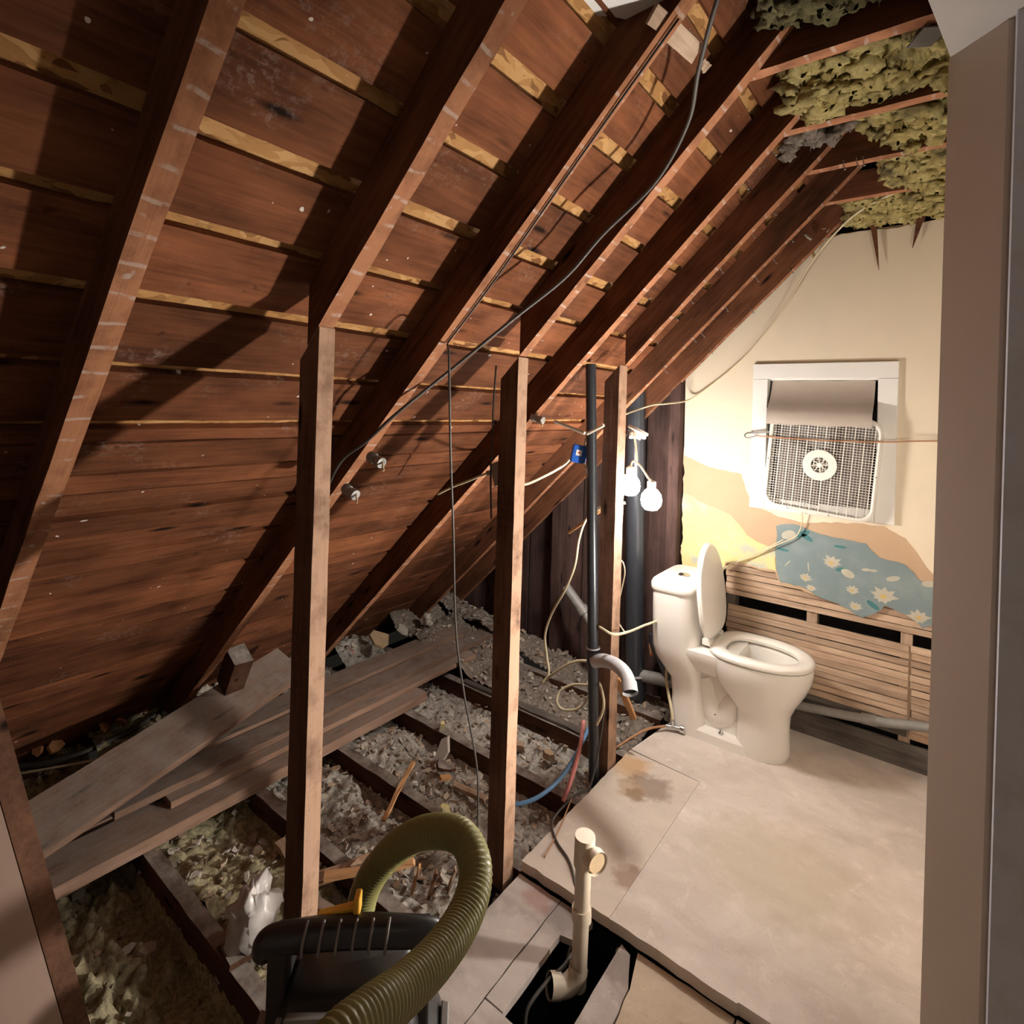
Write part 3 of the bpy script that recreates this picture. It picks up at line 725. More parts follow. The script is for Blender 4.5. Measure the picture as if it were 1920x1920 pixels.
woolbay(-.25, .45, 2.006, 2.330, 2.562, .045, 'wool', 'yellow insulation between the second and third ceiling joists', 12, .12)
woolbay(-.24, .45, 2.376, 2.720, 2.566, .045, 'wool', 'yellow insulation hanging between the third and lowest ceiling joists', 15, .12)
woolbay(-.42, .45, 2.766, 3.135, 2.552, .04, 'wool', 'yellow insulation along the top of the gable wall', 18, .12)
tf = MB()
for _ in range(26):
    p = Vector((-.36, 2.15, 2.585)) + Vector((random.gauss(0, .05), random.gauss(0, .05), random.gauss(0, .022))); R = random.uniform(.018, .036); sd = random.random() * 50; secs = []
    for a in range(6):
        th = math.pi * (a + .5) / 6; row = []
        for c in range(9):
            ph = 2 * math.pi * c / 9; u = Vector((math.sin(th) * math.cos(ph), math.sin(th) * math.sin(ph), math.cos(th)))
            row.append(p + u * R * .85 * (1 + .9 * noise.noise(u * 2 + Vector((sd, 0, 0))) + .6 * noise.noise(u * 5 + Vector((sd, 0, 0)))))
        secs.append(row)
    tf.loft(secs)
tag(tf.build('insulation_tuft', 'debris_d', None, True), 'grey insulation wad dangling in the dark gap beside the second ceiling joist', 'insulation', None, 'stuff')

# ================================================================== WORK LIGHT
wl = empty('work_light', (-1.10, 2.42, 1.30), 'glaring white double work light hanging on a cord by the farthest post', 'lamp')
for (x, z, yy) in ((-1.148, 1.253, 2.415), (-1.042, 1.198, 2.42)):
    m = MB(); prof = [(.004, -.058), (.028, -.053), (.043, -.035), (.048, -.010), (.043, .016), (.028, .036), (.016, .045)]
    m.lathe(prof, (x, yy, z), seg=20); m.build('bulb', 'bulb', wl, True)
    MB().lathe([(.016, .045), (.019, .05), (.019, .075), (.010, .082)], (x, yy, z), seg=16).build('socket', 'white', wl, True, angle=40)
MB().tube([(-1.148, 2.415, 1.333), (-1.135, 2.418, 1.36), (-1.10, 2.42, 1.34), (-1.06, 2.42, 1.29), (-1.042, 2.42, 1.278)], .005, 8).build('cord', 'cable_cream', wl, True)
MB().tube([(-1.118, 2.419, 1.36), (-1.125, 2.42, 1.42), (-1.135, 2.42, 1.475)], .005, 8).build('cord', 'cable_cream', wl, True)
ls = empty('lamp_holder', (-1.13, 2.44, 1.50), 'white porcelain lamp holder hanging above the work light', 'lamp holder')
MB().lathe([(.004, .018), (.05, .016), (.052, .004), (.03, -.002), (.028, -.028), (.004, -.03)], (-1.13, 2.44, 1.495), seg=24, rot=Matrix.Rotation(.35, 3, 'Y') @ Matrix.Rotation(-.25, 3, 'X')).build('base', 'ceramic', ls, True, angle=40)
for a in (0, 2.1, 4.2):
    MB().lathe([(.003, -.016), (.010, -.014), (.010, .014), (.003, .016)], (-1.13 + .034 * math.cos(a), 2.44 + .034 * math.sin(a), 1.480), seg=10).build('terminal', 'ceramic', ls, True)
cable('wire', [(-1.117, 2.30, 1.487), (-1.14, 2.36, 1.505), (-1.15, 2.41, 1.502)], .0035, 'cable_black', 'short dark wire running to the porcelain lamp holder', 'wire')
# second work lamp: reflector lamp on a stand behind the partition, turned towards the eaves
fx = Vector((.22, 2.05, .62)); aim = (Vector((-1.5, .75, 1.55)) - fx).normalized()
rb = empty('flood_lamp', (fx.x, fx.y, 0), 'reflector work lamp on a stand in the right half of the room', 'lamp')
Rq = aim.to_track_quat('Z', 'Y').to_matrix()
rf = MB(); prof = [(.03, -.06), (.06, -.03), (.085, .01), (.095, .05), (.091, .05), (.081, .012), (.056, -.027), (.028, -.056)]
rows = [[fx + Rq @ Vector((rr_ * math.cos(2 * math.pi * i / 24), rr_ * math.sin(2 * math.pi * i / 24), zz)) for i in range(24)] for rr_, zz in prof]
rf.loft(rows + [rows[0]], False, False).build('reflector', 'chrome', rb, True, angle=50)
MB().lathe([(.004, -.05), (.022, -.045), (.03, -.01), (.026, .015), (.004, .028)], fx, seg=18, rot=Rq).build('bulb', 'bulb2', rb, True)
MB().tube([fx - aim * .045, fx - aim * .10, fx - aim * .11 + Vector((0, 0, -.05)), (fx.x + .08, fx.y + .06, .6), (fx.x + .08, fx.y + .06, .02)], .010, 10, smooth=False).build('stand', 'cable_black', rb)
MB().lathe([(.004, 0), (.13, 0), (.13, .012), (.02, .02), (.004, .02)], (fx.x + .08, fx.y + .06, .001), seg=20).build('base', 'cable_black', rb, True, angle=40)
bx, by = fx.x + .08, fx.y + .06  # added pole, socket and unseen bulb that brighten the back wall
MB().tube([(bx, by, .6), (bx, by, 1.27)], .010, 10, smooth=False).build('stand', 'cable_black', rb)
MB().lathe([(.018, 0), (.02, .005), (.02, .045), (.016, .05)], (bx, by, 1.268), seg=14).build('socket', 'white', rb, True, angle=40)
MB().lathe([(.016, -.05), (.03, -.03), (.042, .0), (.030, .03), (.004, .043)], (bx, by, 1.37), seg=18).build('bulb', 'fill_bulb', rb, True)
L = bpy.data.lights.new('flood_light', 'SPOT'); L.energy = FLOOD; L.color = (1, .93, .84); L.spot_size = math.radians(118); L.spot_blend = .7; L.shadow_soft_size = .045
lo = bpy.data.objects.new('flood_light', L); lo.matrix_world = Matrix.Translation(fx + aim * .055) @ (-aim).to_track_quat('Z', 'Y').to_matrix().to_4x4(); COL.objects.link(lo); attach(lo, rb)
# hall ceiling lamp
hl = empty('hall_lamp', (.55, -.35, 2.46), 'round ceiling lamp of the hall', 'lamp')
MB().lathe([(.004, .04), (.11, .038), (.12, .02), (.12, .0)], (.55, -.35, 2.459), seg=24).build('base', 'white', hl, True)
L = bpy.data.lights.new('hall_lamp_light', 'POINT'); L.energy = HALL; L.color = (1, .82, .66); L.shadow_soft_size = .10
lo = bpy.data.objects.new('hall_lamp_light', L); lo.location = (.55, -.35, 2.32); COL.objects.link(lo); attach(lo, hl)

# ================================================================== PIPES
vp = empty('vent_pipe', (-1.17, 2.195, -.1), 'slim black vent pipe running up in front of the farthest post', 'pipe')
MB().tube([(-1.168, 2.195, -.15), (-1.252, 2.195, 1.80)], .0235, 18, smooth=False).build('pipe', 'abs', vp, True, angle=50)
MB().lathe([(.0245, -.03), (.029, -.03), (.029, .03), (.0245, .03)], (-1.196, 2.195, .50), seg=18).build('collar', 'abs', vp, True, angle=40)
MB().tube([(-1.197, 2.195, .535), (-1.1975, 2.195, .541)], .031, 18, smooth=False).build('collar_ring', 'pvcgrey', vp, True, angle=40)
pe = MB(); path = [(-1.185, 2.185, .487), (-1.13, 2.175, .508), (-1.07, 2.155, .518), (-1.01, 2.125, .513), (-.975, 2.095, .495), (-.960, 2.075, .475)]
pe.tube(path, .028, 16, False).tube(path[::-1][:1] + [Vector(path[-1]) + Vector((-.02, .03, .03))], .022, 16, True, smooth=False)
e1 = Vector(path[-1]); dv = (Vector(path[-1]) - Vector(path[-2])).normalized()
pe.tube([e1 - dv * .03, e1 + dv * .012], .032, 16, False, smooth=False)
pel = pe.build('elbow', 'pvcgrey', vp, True, angle=60); pel['label'] = 'pale grey plastic elbow with open end'
MB().tube([e1 - dv * .005, e1 + dv * .002], .027, 16, True, smooth=False).build('elbow_bore', 'black', pel)  # black plug standing for the shade inside the elbow
st = empty('soil_stack', (-1.35, 2.96, -.1), 'thick black soil stack behind the farthest post, against the gable', 'pipe')
MB().tube([(-1.335, 2.955, -.15), (-1.385, 2.955, 1.74)], .052, 24, smooth=False).build('pipe', 'abs', st, True, angle=50)
MB().tube([(-1.337, 2.955, -.02), (-1.340, 2.955, .10)], .060, 24, smooth=False).build('hub', 'abs', st, True, angle=50)
MB().tube([(-1.32, 2.955, .10), (-1.10, 2.965, .125), (-1.0, 2.97, .13)], .033, 16).build('branch', 'galv', st, True)
MB().tube([(-1.337, 2.955, .100), (-1.3372, 2.955, .106)], .064, 24, smooth=False).build('hub_ring', 'pvcgrey', st, True, angle=50)
MB().tube([(-1.225, 2.95, .36), (-1.215, 2.95, .30), (-1.17, 2.955, .22), (-1.135, 2.96, .15)], .034, 16).build('trap', 'abs', st, True, angle=60)
ep = empty('old_drain_pipe', (-1.9, 2.93, .5), 'dull sloping drain pipe low on the dark gable', 'pipe')
MB().tube([(-1.80, 2.93, .50), (-1.67, 2.93, .38)], .030, 14, smooth=False).tube([(-1.69, 2.93, .40), (-1.66, 2.93, .37)], .037, 14, smooth=False).build('pipe', 'galv', ep, True, angle=50)
MB().tube([(-1.66, 2.93, .37), (-1.55, 2.93, .25)], .024, 14, smooth=False).build('pipe', 'galv', ep, True, angle=50)
cd = empty('conduit', (-.55, 3.10, .14), 'dusty grey pipe lying along the foot of the lath wall', 'pipe')
MB().tube([(-.95, 3.107, .10), (-.55, 3.107, .142), (-.2, 3.107, .188), (.05, 3.107, .238), (.5, 3.107, .27)], .021, 12).build('pipe', 'galv', cd, True)
MB().tube([(-.26, 3.107, .180), (-.20, 3.107, .188)], .025, 12, smooth=False).build('coupling', 'galv', cd, True, angle=50)
# waste riser in the floor hole
rs = empty('waste_riser', (-.805, 1.45, -.1), 'beige plastic waste pipe with open tee standing up from the floor hole', 'pipe')
MB().tube([(-.812, 1.46, -.12), (-.800, 1.45, .285)], .0235, 18, smooth=False).build('pipe', 'pvc', rs, True, angle=50)
MB().tube([(-.8035, 1.453, .09), (-.8055, 1.4545, .125)], .029, 18, smooth=False).build('coupling', 'pvc', rs, True, angle=50)
t = MB().tube([(-.800, 1.45, .255), (-.797, 1.448, .345)], .030, 18, smooth=False)
t.tube([(-.81, 1.458, .300), (-.748, 1.432, .300)], .027, 18, False, smooth=False); t.tube([(-.762, 1.438, .300), (-.742, 1.4295, .300)], .033, 18, False, smooth=False)
tee = t.build('tee', 'pvc', rs, True, angle=50)
MB().tube([(-.752, 1.434, .300), (-.7465, 1.4315, .300)], .027, 18, smooth=False).build('tee_bore', 'chunk_tan', tee)
pb = [(-.812, 1.46, -.06), (-.815, 1.45, -.085), (-.835, 1.425, -.105), (-.862, 1.392, -.095)]
b2 = MB().tube(pb, .0285, 18, False); dv = (Vector(pb[-1]) - Vector(pb[-2])).normalized()
b2.tube([Vector(pb[-1]) - dv * .025, Vector(pb[-1]) + dv * .008], .033, 18, False, smooth=False)
elb = b2.build('elbow', 'pvc', rs, True, angle=60)
MB().tube([Vector(pb[-1]) - dv * .004, Vector(pb[-1]) + dv * .0015], .029, 18, smooth=False).build('elbow_bore', 'black', elb)  # dark disc painted in as the shade of the open end
sp = MB().tube([(-.742, 1.60, -.08), (-.700, 1.52, -.085)], .018, 12, smooth=False)
tag(sp.build('pipe_stub', 'galv', None, True, origin=(-.72, 1.56, -.08), angle=50), 'short grey pipe stub inside the floor hole', 'pipe')
# tubes and cables
cable('water_tube', [(-1.45, 1.80, -.045), (-1.339, 1.823, -.02), (-1.276, 1.876, .0), (-1.236, 1.952, .03), (-1.233, 2.070, .05), (-1.276, 2.256, .05), (-1.341, 2.444, .02)], .0085, 'pexblue', 'blue plastic water tube curving over the joists', 'tube', seg=12)
cable('water_tube', [(-1.310, 2.330, .11), (-1.253, 2.211, .085), (-1.217, 2.110, .06), (-1.196, 2.026, .02), (-1.203, 1.989, -.035)], .0095, 'pexred', 'red plastic water tube beside the blue one', 'tube', seg=12)
cable('cable', [(-.36, 1.19, 2.55), (-.408, 1.221, 2.502), (-.482, 1.324, 2.428), (-.546, 1.433, 2.364), (-.657, 1.492, 2.253), (-.798, 1.446, 2.112), (-.913, 1.430, 1.997), (-1.046, 1.343, 1.864), (-1.197, 1.249, 1.713), (-1.313, 1.125, 1.565), (-1.438, 1.115, 1.475), (-1.575, 1.12, 1.40), (-1.68, 1.135, 1.28)], .0055, 'cable_grey', 'long black cable swooping from the ceiling across the rafters to the first post')
cable('cable', [(-.47, 1.16, 2.452), (-.645, 1.162, 2.277), (-.790, 1.166, 2.132), (-.950, 1.172, 1.972), (-1.060, 1.17, 1.862), (-1.143, 1.165, 1.779)], .0028, 'cable_black', 'thin black wire stapled along a rafter underside', 'wire')
cable('cable', [(-1.143, 1.165, 1.775), (-1.11, 1.14, 1.72), (-1.151, 1.20, 1.454), (-1.177, 1.25, 1.204), (-1.228, 1.33, .871), (-1.247, 1.40, .629), (-1.228, 1.46, .337), (-1.235, 1.475, .05), (-1.25, 1.48, -.08)], .0034, 'cable_grey', 'grey wire hanging free between the first two posts', 'wire')
cable('cable', [(-1.232, 1.50, 1.74), (-1.239, 1.50, 1.60), (-1.243, 1.505, 1.5), (-1.246, 1.505, 1.36), (-1.25, 1.52, 1.20)], .0032, 'cable_black', 'dark wire hanging along the near side of the middle post', 'wire')
cable('cable', [(-1.14, 2.35, 1.17), (-1.217, 2.36, 1.154), (-1.292, 2.38, 1.117), (-1.366, 2.40, 1.059), (-1.405, 2.40, .953), (-1.425, 2.40, .816), (-1.476, 2.40, .685), (-1.552, 2.40, .545), (-1.590, 2.40, .425), (-1.576, 2.40, .318), (-1.547, 2.38, .247), (-1.571, 2.36, .195)], .0065, 'cable_cream', 'cream cable snaking down left of the black vent pipe')
cable('cable', [(-1.585, 2.375, .188), (-1.521, 2.37, .251), (-1.444, 2.37, .32), (-1.369, 2.37, .367), (-1.29, 2.37, .383), (-1.24, 2.38, .36)], .0065, 'cable_cream', 'cream cable end arching to the black vent pipe')
cable('cable', [(-1.139, 2.14, .24), (-1.115, 2.14, .297), (-1.102, 2.13, .351), (-1.119, 2.14, .394), (-1.19, 2.24, .37), (-1.254, 2.30, .314), (-1.366, 2.32, .270), (-1.422, 2.30, .231), (-1.425, 2.27, .190), (-1.391, 2.27, .163), (-1.324, 2.28, .183), (-1.285, 2.30, .226), (-1.27, 2.32, .286)], .006, 'cable_cream', 'coil of cream cable low behind the black vent pipe')
cable('cable', [(-1.40, 2.30, 1.40), (-1.407, 2.30, 1.368), (-1.430, 2.30, 1.333), (-1.449, 2.25, 1.304), (-1.423, 2.10, 1.285), (-1.382, 1.90, 1.272), (-1.313, 1.70, 1.304), (-1.335, 1.63, 1.345)], .0065, 'cable_cream', 'cream cable from the blue box to behind the middle post')
cable('cable', [(-1.345, 1.60, 1.345), (-1.404, 1.60, 1.320), (-1.458, 1.60, 1.298), (-1.52, 1.60, 1.274), (-1.60, 1.60, 1.235)], .0045, 'cable_cream', 'short cloth cable leaving the metal box left of the middle post')
cable('cable', [(-1.215, 2.34, 1.555), (-1.19, 2.38, 1.57), (-1.138, 2.60, 1.625), (-1.137, 2.80, 1.638), (-1.119, 3.06, 1.664), (-1.016, 3.10, 1.741), (-.824, 3.10, 1.912), (-.648, 3.10, 2.153), (-.50, 3.05, 2.38), (-.331, 2.90, 2.502), (-.166, 2.76, 2.53), (-.10, 2.75, 2.54)], .0048, 'cable_cream', 'cream cable looping up across the cream wall to the ceiling')
cable('cable', [(-1.17, 2.19, .641), (-1.103, 2.20, .622), (-1.085, 2.32, .602), (-1.10, 2.50, .57), (-1.104, 2.66, .545), (-1.13, 2.76, .52)], .0058, 'cable_cream', 'cream cable sagging from the vent pipe to the toilet tank')
cable('cable', [(-1.160, 2.335, 1.0), (-1.165, 2.345, .919), (-1.145, 2.36, .892), (-1.135, 2.36, .845), (-1.146, 2.355, .769), (-1.162, 2.35, .679), (-1.158, 2.355, .618), (-1.124, 2.36, .573)], .0035, 'cable_cream', 'thin cream wire looped along the farthest post', 'wire')
cable('cable', [(-1.128, 2.19, .30), (-1.128, 2.15, .15), (-1.130, 2.08, .012), (-1.152, 2.005, .006), (-1.154, 1.867, .006), (-1.135, 1.80, .006), (-1.074, 1.743, .006), (-1.005, 1.706, .006), (-.95, 1.655, .004), (-.905, 1.59, -.02), (-.878, 1.53, -.06), (-.872, 1.48, -.12)], .0042, 'cable_grey', 'grey-black double wire lying over the floor edge into the hole')
cable('cable', [(-.848, 1.50, -.06), (-.853, 1.44, -.07), (-.868, 1.381, -.075), (-.880, 1.319, -.09), (-.881, 1.29, -.11), (-.86, 1.26, -.16)], .0055, 'cable_grey', 'grey cable hanging inside the floor hole')
cable('cable', [(-1.147, 1.962, .016), (-1.099, 1.782, .0045), (-1.075, 1.66, .0045)], .0028, 'copper', 'thin brown wire on the stained floor panel', 'wire')
cable('cable', [(-3.02, .60, .03), (-2.95, .70, .03), (-2.93, .85, .035), (-2.94, 1.0, .045), (-3.0, 1.2, .06), (-3.06, 1.4, .08)], .014, 'cable_grey', 'thick dark cable along the eave')
cable('cable', [(-2.96, .58, .035), (-2.856, .739, .04), (-2.777, .876, .045)], .0055, 'cable_cream', 'straight pale cable end in the dark eave gap')
# blue box
bb = empty('switch_box', (-1.305, 2.20, 1.35), 'blue plastic electrical box with a white label, hanging left of the vent pipe', 'electrical box')
Rb = Matrix.Rotation(math.radians(38), 3, 'Z') @ Matrix.Rotation(.18, 3, 'Y')
MB().box((-1.303, 2.20, 1.392), (.068, .052, .082), Rb).build('box', 'blue', bb, bevel=.006)
lab = MB().box(Vector((-1.303, 2.20, 1.392)) + Rb @ Vector((-.004, -.027, .006)), (.026, .0012, .026), Rb).build('label', 'white', bb)
MB().box(Vector((-1.303, 2.20, 1.392)) + Rb @ Vector((-.004, -.0279, .006)), (.008, .0008, .008), Rb).build('label_dot', 'red', lab)
MB().tube([(-1.275, 2.20, 1.43), (-1.268, 2.20, 1.468), (-1.25, 2.20, 1.49)], .005, 8).build('wire_end', 'cable_cream', bb, True)
MB().tube([(-1.28, 2.195, 1.357), (-1.265, 2.19, 1.34), (-1.258, 2.19, 1.325)], .0045, 8).build('wire_end', 'cable_cream', bb, True)
mb2 = empty('junction_box', (-1.30, 1.62, 1.33), 'small grey metal junction box behind the middle post', 'electrical box')
MB().box((-1.285, 1.628, 1.352), (.075, .055, .085), Matrix.Rotation(-.35, 3, 'Y')).build('box', 'galv', mb2, bevel=.003)
MB().tube([(-1.322, 1.615, 1.352), (-1.345, 1.60, 1.345)], .009, 10, smooth=False).build('clamp', 'galv', mb2, True)
for (p, y, labl) in (((-1.383, 1.100, 1.422), 1.10, 'upper ceramic wiring knob beside the first post'), ((-1.507, 1.100, 1.308), 1.1, 'lower ceramic wiring knob beside the first post'), ((-1.351, 1.895, 1.551), 1.92, 'ceramic wiring knob right of the middle post')):
    kb = empty('ceramic_knob', p, labl, 'insulator', 'ceramic wiring knobs on the rafters')
    MB().lathe([(.004, -.03), (.017, -.028), (.017, -.008), (.012, -.004), (.012, .004), (.017, .008), (.017, .03), (.004, .032)], (p[0], y + .01, p[2] + .0), 'X', 16, Matrix.Rotation(.3, 3, 'Y')).build('knob', 'galv', kb, True, angle=40)
    MB().tube([Vector(p) + Vector((.032, .01, -.005)), Vector(p) + Vector((.05, .0, -.03))], .003, 6, smooth=False).build('tie_wire', 'cable_cream', kb)
for a, b, labl in (((-1.374, 2.10, 1.538), (-1.218, 2.10, 1.493), 'long ceramic wiring tube left of the vent pipe top'), ((-1.24, 2.16, 1.488), (-1.153, 2.15, 1.530), 'short ceramic wiring tube crossing in front of the vent pipe'), ((-1.486, 2.43, .963), (-1.24, 2.40, 1.145), 'pale wooden stick slanting behind the vent pipe')):
    tag(MB().tube([a, b], .0075, 10, smooth=False).build('wiring_tube' if 'tube' in labl else 'stick', 'ceramic' if 'tube' in labl else 'stick', None, True, origin=a, angle=50), labl, 'tube' if 'tube' in labl else 'stick')

# ================================================================== TOILET
CY0 = 2.855
def egg(xb, xf, hw, z, pb=3.2, pf=2.05, n=40, yc=CY0, split=.45):
    xc = xb + (xf - xb) * split; out = []
    for i in range(n):
        t = 2 * math.pi * i / n; c, s = math.cos(t), math.sin(t)
        p = pf if c > 0 else pb; a = (xf - xc) if c > 0 else (xc - xb)
        out.append(Vector((xc + a * math.copysign(abs(c) ** (2 / p), c), yc + hw * math.copysign(abs(s) ** (2 / p), s), z)))
    return out
to = empty('toilet', (-.8, CY0, 0), 'white one-piece toilet with its lid up against the lath wall', 'toilet')
b = MB()
b.loft([egg(-.745, -.520, .112, 0), egg(-.745, -.512, .116, .03), egg(-.742, -.520, .106, .13), egg(-.748, -.515, .108, .20), egg(-.79, -.490, .132, .255), egg(-.835, -.455, .162, .315), egg(-.862, -.432, .180, .372), egg(-.87, -.425, .186, .415), egg(-.868, -.428, .184, .440),
        egg(-.83, -.462, .150, .441), egg(-.80, -.485, .128, .425), egg(-.78, -.51, .115, .36), egg(-.74, -.55, .085, .28), egg(-.70, -.60, .045, .235)])
b.loft([egg(-1.06, -.885, .122, 0, 5, 5), egg(-1.055, -.888, .120, .06, 5, 5), egg(-1.052, -.90, .116, .18, 5, 5), egg(-1.06, -.905, .124, .26, 5, 5), egg(-1.095, -.91, .150, .315, 5, 4.5), egg(-1.128, -.915, .175, .37, 5, 4), egg(-1.138, -.918, .184, .42, 6, 3.2), egg(-1.142, -.915, .188, .56, 6, 3.2), egg(-1.145, -.913, .190, .700, 6, 3.2)])
b.loft([egg(-1.0, -.74, .120, .330, 6, 6), egg(-1.0, -.74, .150, .375, 6, 6), egg(-1.0, -.735, .168, .415, 6, 6), egg(-1.0, -.74, .166, .440, 6, 6)])
b.loft([egg(-1.05, -.55, .118, 0, 5, 3), egg(-1.05, -.55, .116, .04, 5, 3), egg(-1.05, -.56, .105, .052, 5, 3)])
b.loft([[Vector((x, CY0 + sy * .062, z)) for x, z in ((-.93, 0), (-.70, 0), (-.74, .36), (-.93, .36))] for sy in (-1, 1)])
b.tube([(-.70, CY0, .26), (-.755, CY0, .20), (-.80, CY0, .125), (-.845, CY0, .11), (-.875, CY0, .17), (-.91, CY0, .28)], .078, 18)
body = b.build('bowl', 'porcelain', to, True, angle=38)
MB().loft([egg(-1.150, -.905, .196, .702, 6, 3.2), egg(-1.152, -.902, .199, .712, 6, 3.2), egg(-1.152, -.902, .199, .735, 6, 3.2), egg(-1.145, -.910, .192, .747, 6, 3.2)]).build('tank_lid', 'porcelain', to, True, angle=38)
MB().lathe([(.003, .006), (.028, .005), (.032, 0)], (-1.035, CY0 - .0, .748), seg=24).build('flush_button', 'chrome', to, True)
sl = MB(); ou = [(.000, -.868, -.424, .190), (.012, -.872, -.420, .193), (.022, -.866, -.426, .187), (.026, -.85, -.44, .172)]
inn = [(.024, -.815, -.478, .132), (.014, -.803, -.488, .122), (.000, -.806, -.486, .124)]
sl.loft([egg(xb, xf, hw, .447 + z) for z, xb, xf, hw in ou] + [egg(xb, xf, hw, .447 + z) for z, xb, xf, hw in inn] + [egg(*ou[0][1:3], ou[0][3], .447)], False, False)
sl.build('seat', 'seat', to, True, angle=50)
MB().box((-.880, CY0, .458), (.045, .16, .022)).box((-.880, CY0 - .075, .468), (.05, .035, .030)).box((-.880, CY0 + .075, .468), (.05, .035, .030)).build('hinge', 'seat', to, bevel=.004)
# raised lid: egg plate turned up about the hinge
ang = math.radians(97); Rl = Matrix.Rotation(-ang, 4, 'Y'); org = Vector((-.872, CY0, .482))
def lidsec(x0, x1, hw, z): return [org + (Rl @ Vector((p.x, p.y - CY0, p.z))) for p in egg(x0, x1, hw, z)]
ld = MB().loft([lidsec(.02, .435, .168, -.020), lidsec(.008, .447, .180, -.016), lidsec(.0, .455, .187, -.004), lidsec(.002, .453, .185, .004), lidsec(.016, .440, .172, .005), lidsec(.018, .438, .170, -.003)])
ld.build('lid', 'seat', to, True, angle=40)
MB().lathe([(.012, .052), (.013, .058), (.006, .064), (.004, .078)], (-.80, CY0 - .092, 0), seg=12).build('floor_bolt', 'chrome', to, True)
sv = empty('shutoff_valve', (-1.0, 2.735, 0), 'chrome shutoff valve on the floor corner beside the toilet, with a white supply hose', 'valve')
MB().tube([(-1.05, 2.70, .025), (-.985, 2.725, .022)], .011, 10, smooth=False).tube([(-1.02, 2.712, .02), (-1.02, 2.712, .06)], .009, 10, smooth=False).lathe([(.003, -.012), (.02, -.01), (.02, .01), (.003, .012)], (-.975, 2.73, .022), 'X', 12).build('valve_body', 'chrome', sv, True, angle=40)
MB().tube([(-1.02, 2.712, .06), (-1.03, 2.72, .10), (-1.06, 2.75, .16), (-1.09, 2.79, .21), (-1.10, 2.82, .30)], .0075, 10).build('supply_hose', 'cable_cream', sv, True)
MB().tube([(-1.05, 2.70, .025), (-1.12, 2.60, .02), (-1.20, 2.45, -.03)], .006, 8).build('copper_stub', 'copper', sv, True)

# ================================================================== BOX FAN
fn = empty('box_fan', (-.457, 3.06, 1.36), 'white box fan tied against the window with a cord', 'fan')
FX, FZ, FW = -.457, 1.36, .241; tilt = math.radians(4.0)
Rf = Matrix.Rotation(tilt, 3, 'Y')
def fp(x, z, y): return Vector((FX, y, FZ)) + Rf @ Vector((x, 0, z))
def rrect(h, rad, n=8):
    out = []
    for cx, cz, a0 in ((h - rad, h - rad, 0), (-h + rad, h - rad, 90), (-h + rad, -h + rad, 180), (h - rad, -h + rad, 270)):
        for i in range(n + 1):
            a = math.radians(a0 + 90 * i / n); out.append((cx + rad * math.cos(a), cz + rad * math.sin(a)))
    return out
Y0, Y1 = 3.043, 3.112
def rs_(h, rad, y): return [fp(x, z, y) for x, z in rrect(h, rad)]
MB().loft([rs_(FW - .018, .055, Y0 + .012), rs_(FW - .016, .056, Y0 + .003), rs_(FW - .008, .062, Y0), rs_(FW, .066, Y0 + .006), rs_(FW, .066, Y1), rs_(FW - .02, .05, Y1), rs_(FW - .02, .05, Y0 + .014)], False, False).build('frame', 'fanwhite', fn, True, angle=45)
gr = MB(); H = FW - .016; rr = .056
def half(z): 
    az = abs(z)
    if az <= H - rr: return H
    return H - rr + math.sqrt(max(0, rr * rr - (az - (H - rr)) ** 2))
N = 36
for i in range(1, N):
    z = -H + 2 * H * i / N; hx = half(z)
    gr.box(fp(0, z, Y0 + .009), (2 * hx, .003, .0019), Rf)
for i in range(1, 34):
    x = -H + 2 * H * i / 34; hz = half(x); th = .0040 if i % 3 == 0 else .0014
    gr.box(fp(x, 0, Y0 + .0075), (th, .003, 2 * hz), Rf)
gr.build('grille', 'fanwhite', fn)
hub = MB()
def ring(r0, r1, y0, y1):
    L0 = [[fp(rr_ * math.cos(2 * math.pi * i / 32), rr_ * math.sin(2 * math.pi * i / 32), yy) for i in range(32)] for rr_, yy in ((r0, y1), (r0, y0), (r1, y0), (r1, y1))]
    hub.loft(L0 + [L0[0]], False, False)
ring(.038, .074, Y0 - .004, Y0 + .008)
for i in range(8):
    a = math.pi * i / 4 + .2
    hub.box(fp(.026 * math.cos(a), .026 * math.sin(a), Y0 + .002), (.03, .006, .004), Rf @ Matrix.Rotation(-a, 3, 'Y'))
hub.lathe([(.002, -.004), (.011, -.003), (.012, .006)], fp(0, 0, Y0), 'Y', 16)
hub.build('hub', 'fanwhite', fn, True, angle=40)
MB().lathe([(.002, .012), (.05, .014), (.05, .05), (.002, .052)], fp(0, 0, Y0), 'Y', 20).build('motor', 'fangrey', fn, True, angle=40)
for i in range(5):
    a = 2 * math.pi * i / 5 + .3; m = MB(); rows = []
    for k in range(7):
        rr_ = .045 + (.205 - .045) * k / 6; row = []
        for j in range(6):
            t = a + (j / 5 - .5) * (1.0 - .15 * k / 6) + .25 * k / 6
            row.append(fp(rr_ * math.cos(t), rr_ * math.sin(t), Y0 + .022 + .034 * j / 5))
        rows.append(row + [p + Vector((0, .002, 0)) for p in reversed(row)])
    m.loft(rows).build('blade', 'fangrey', fn, True, angle=40)
MB().box(fp(0, 0, Y1 - .004), (2 * H - .04, .002, 2 * H - .04), Rf).build('rear_shroud', 'fangrey', fn)
for (x, z) in ((FW - .008, -.02), (.06, -FW + .007), (-.12, -FW + .007), (-FW + .008, .0)):
    MB().lathe([(.001, -.002), (.004, -.0015), (.004, .002)], fp(x, z, Y0), 'Y', 8).build('screw', 'galv', fn)
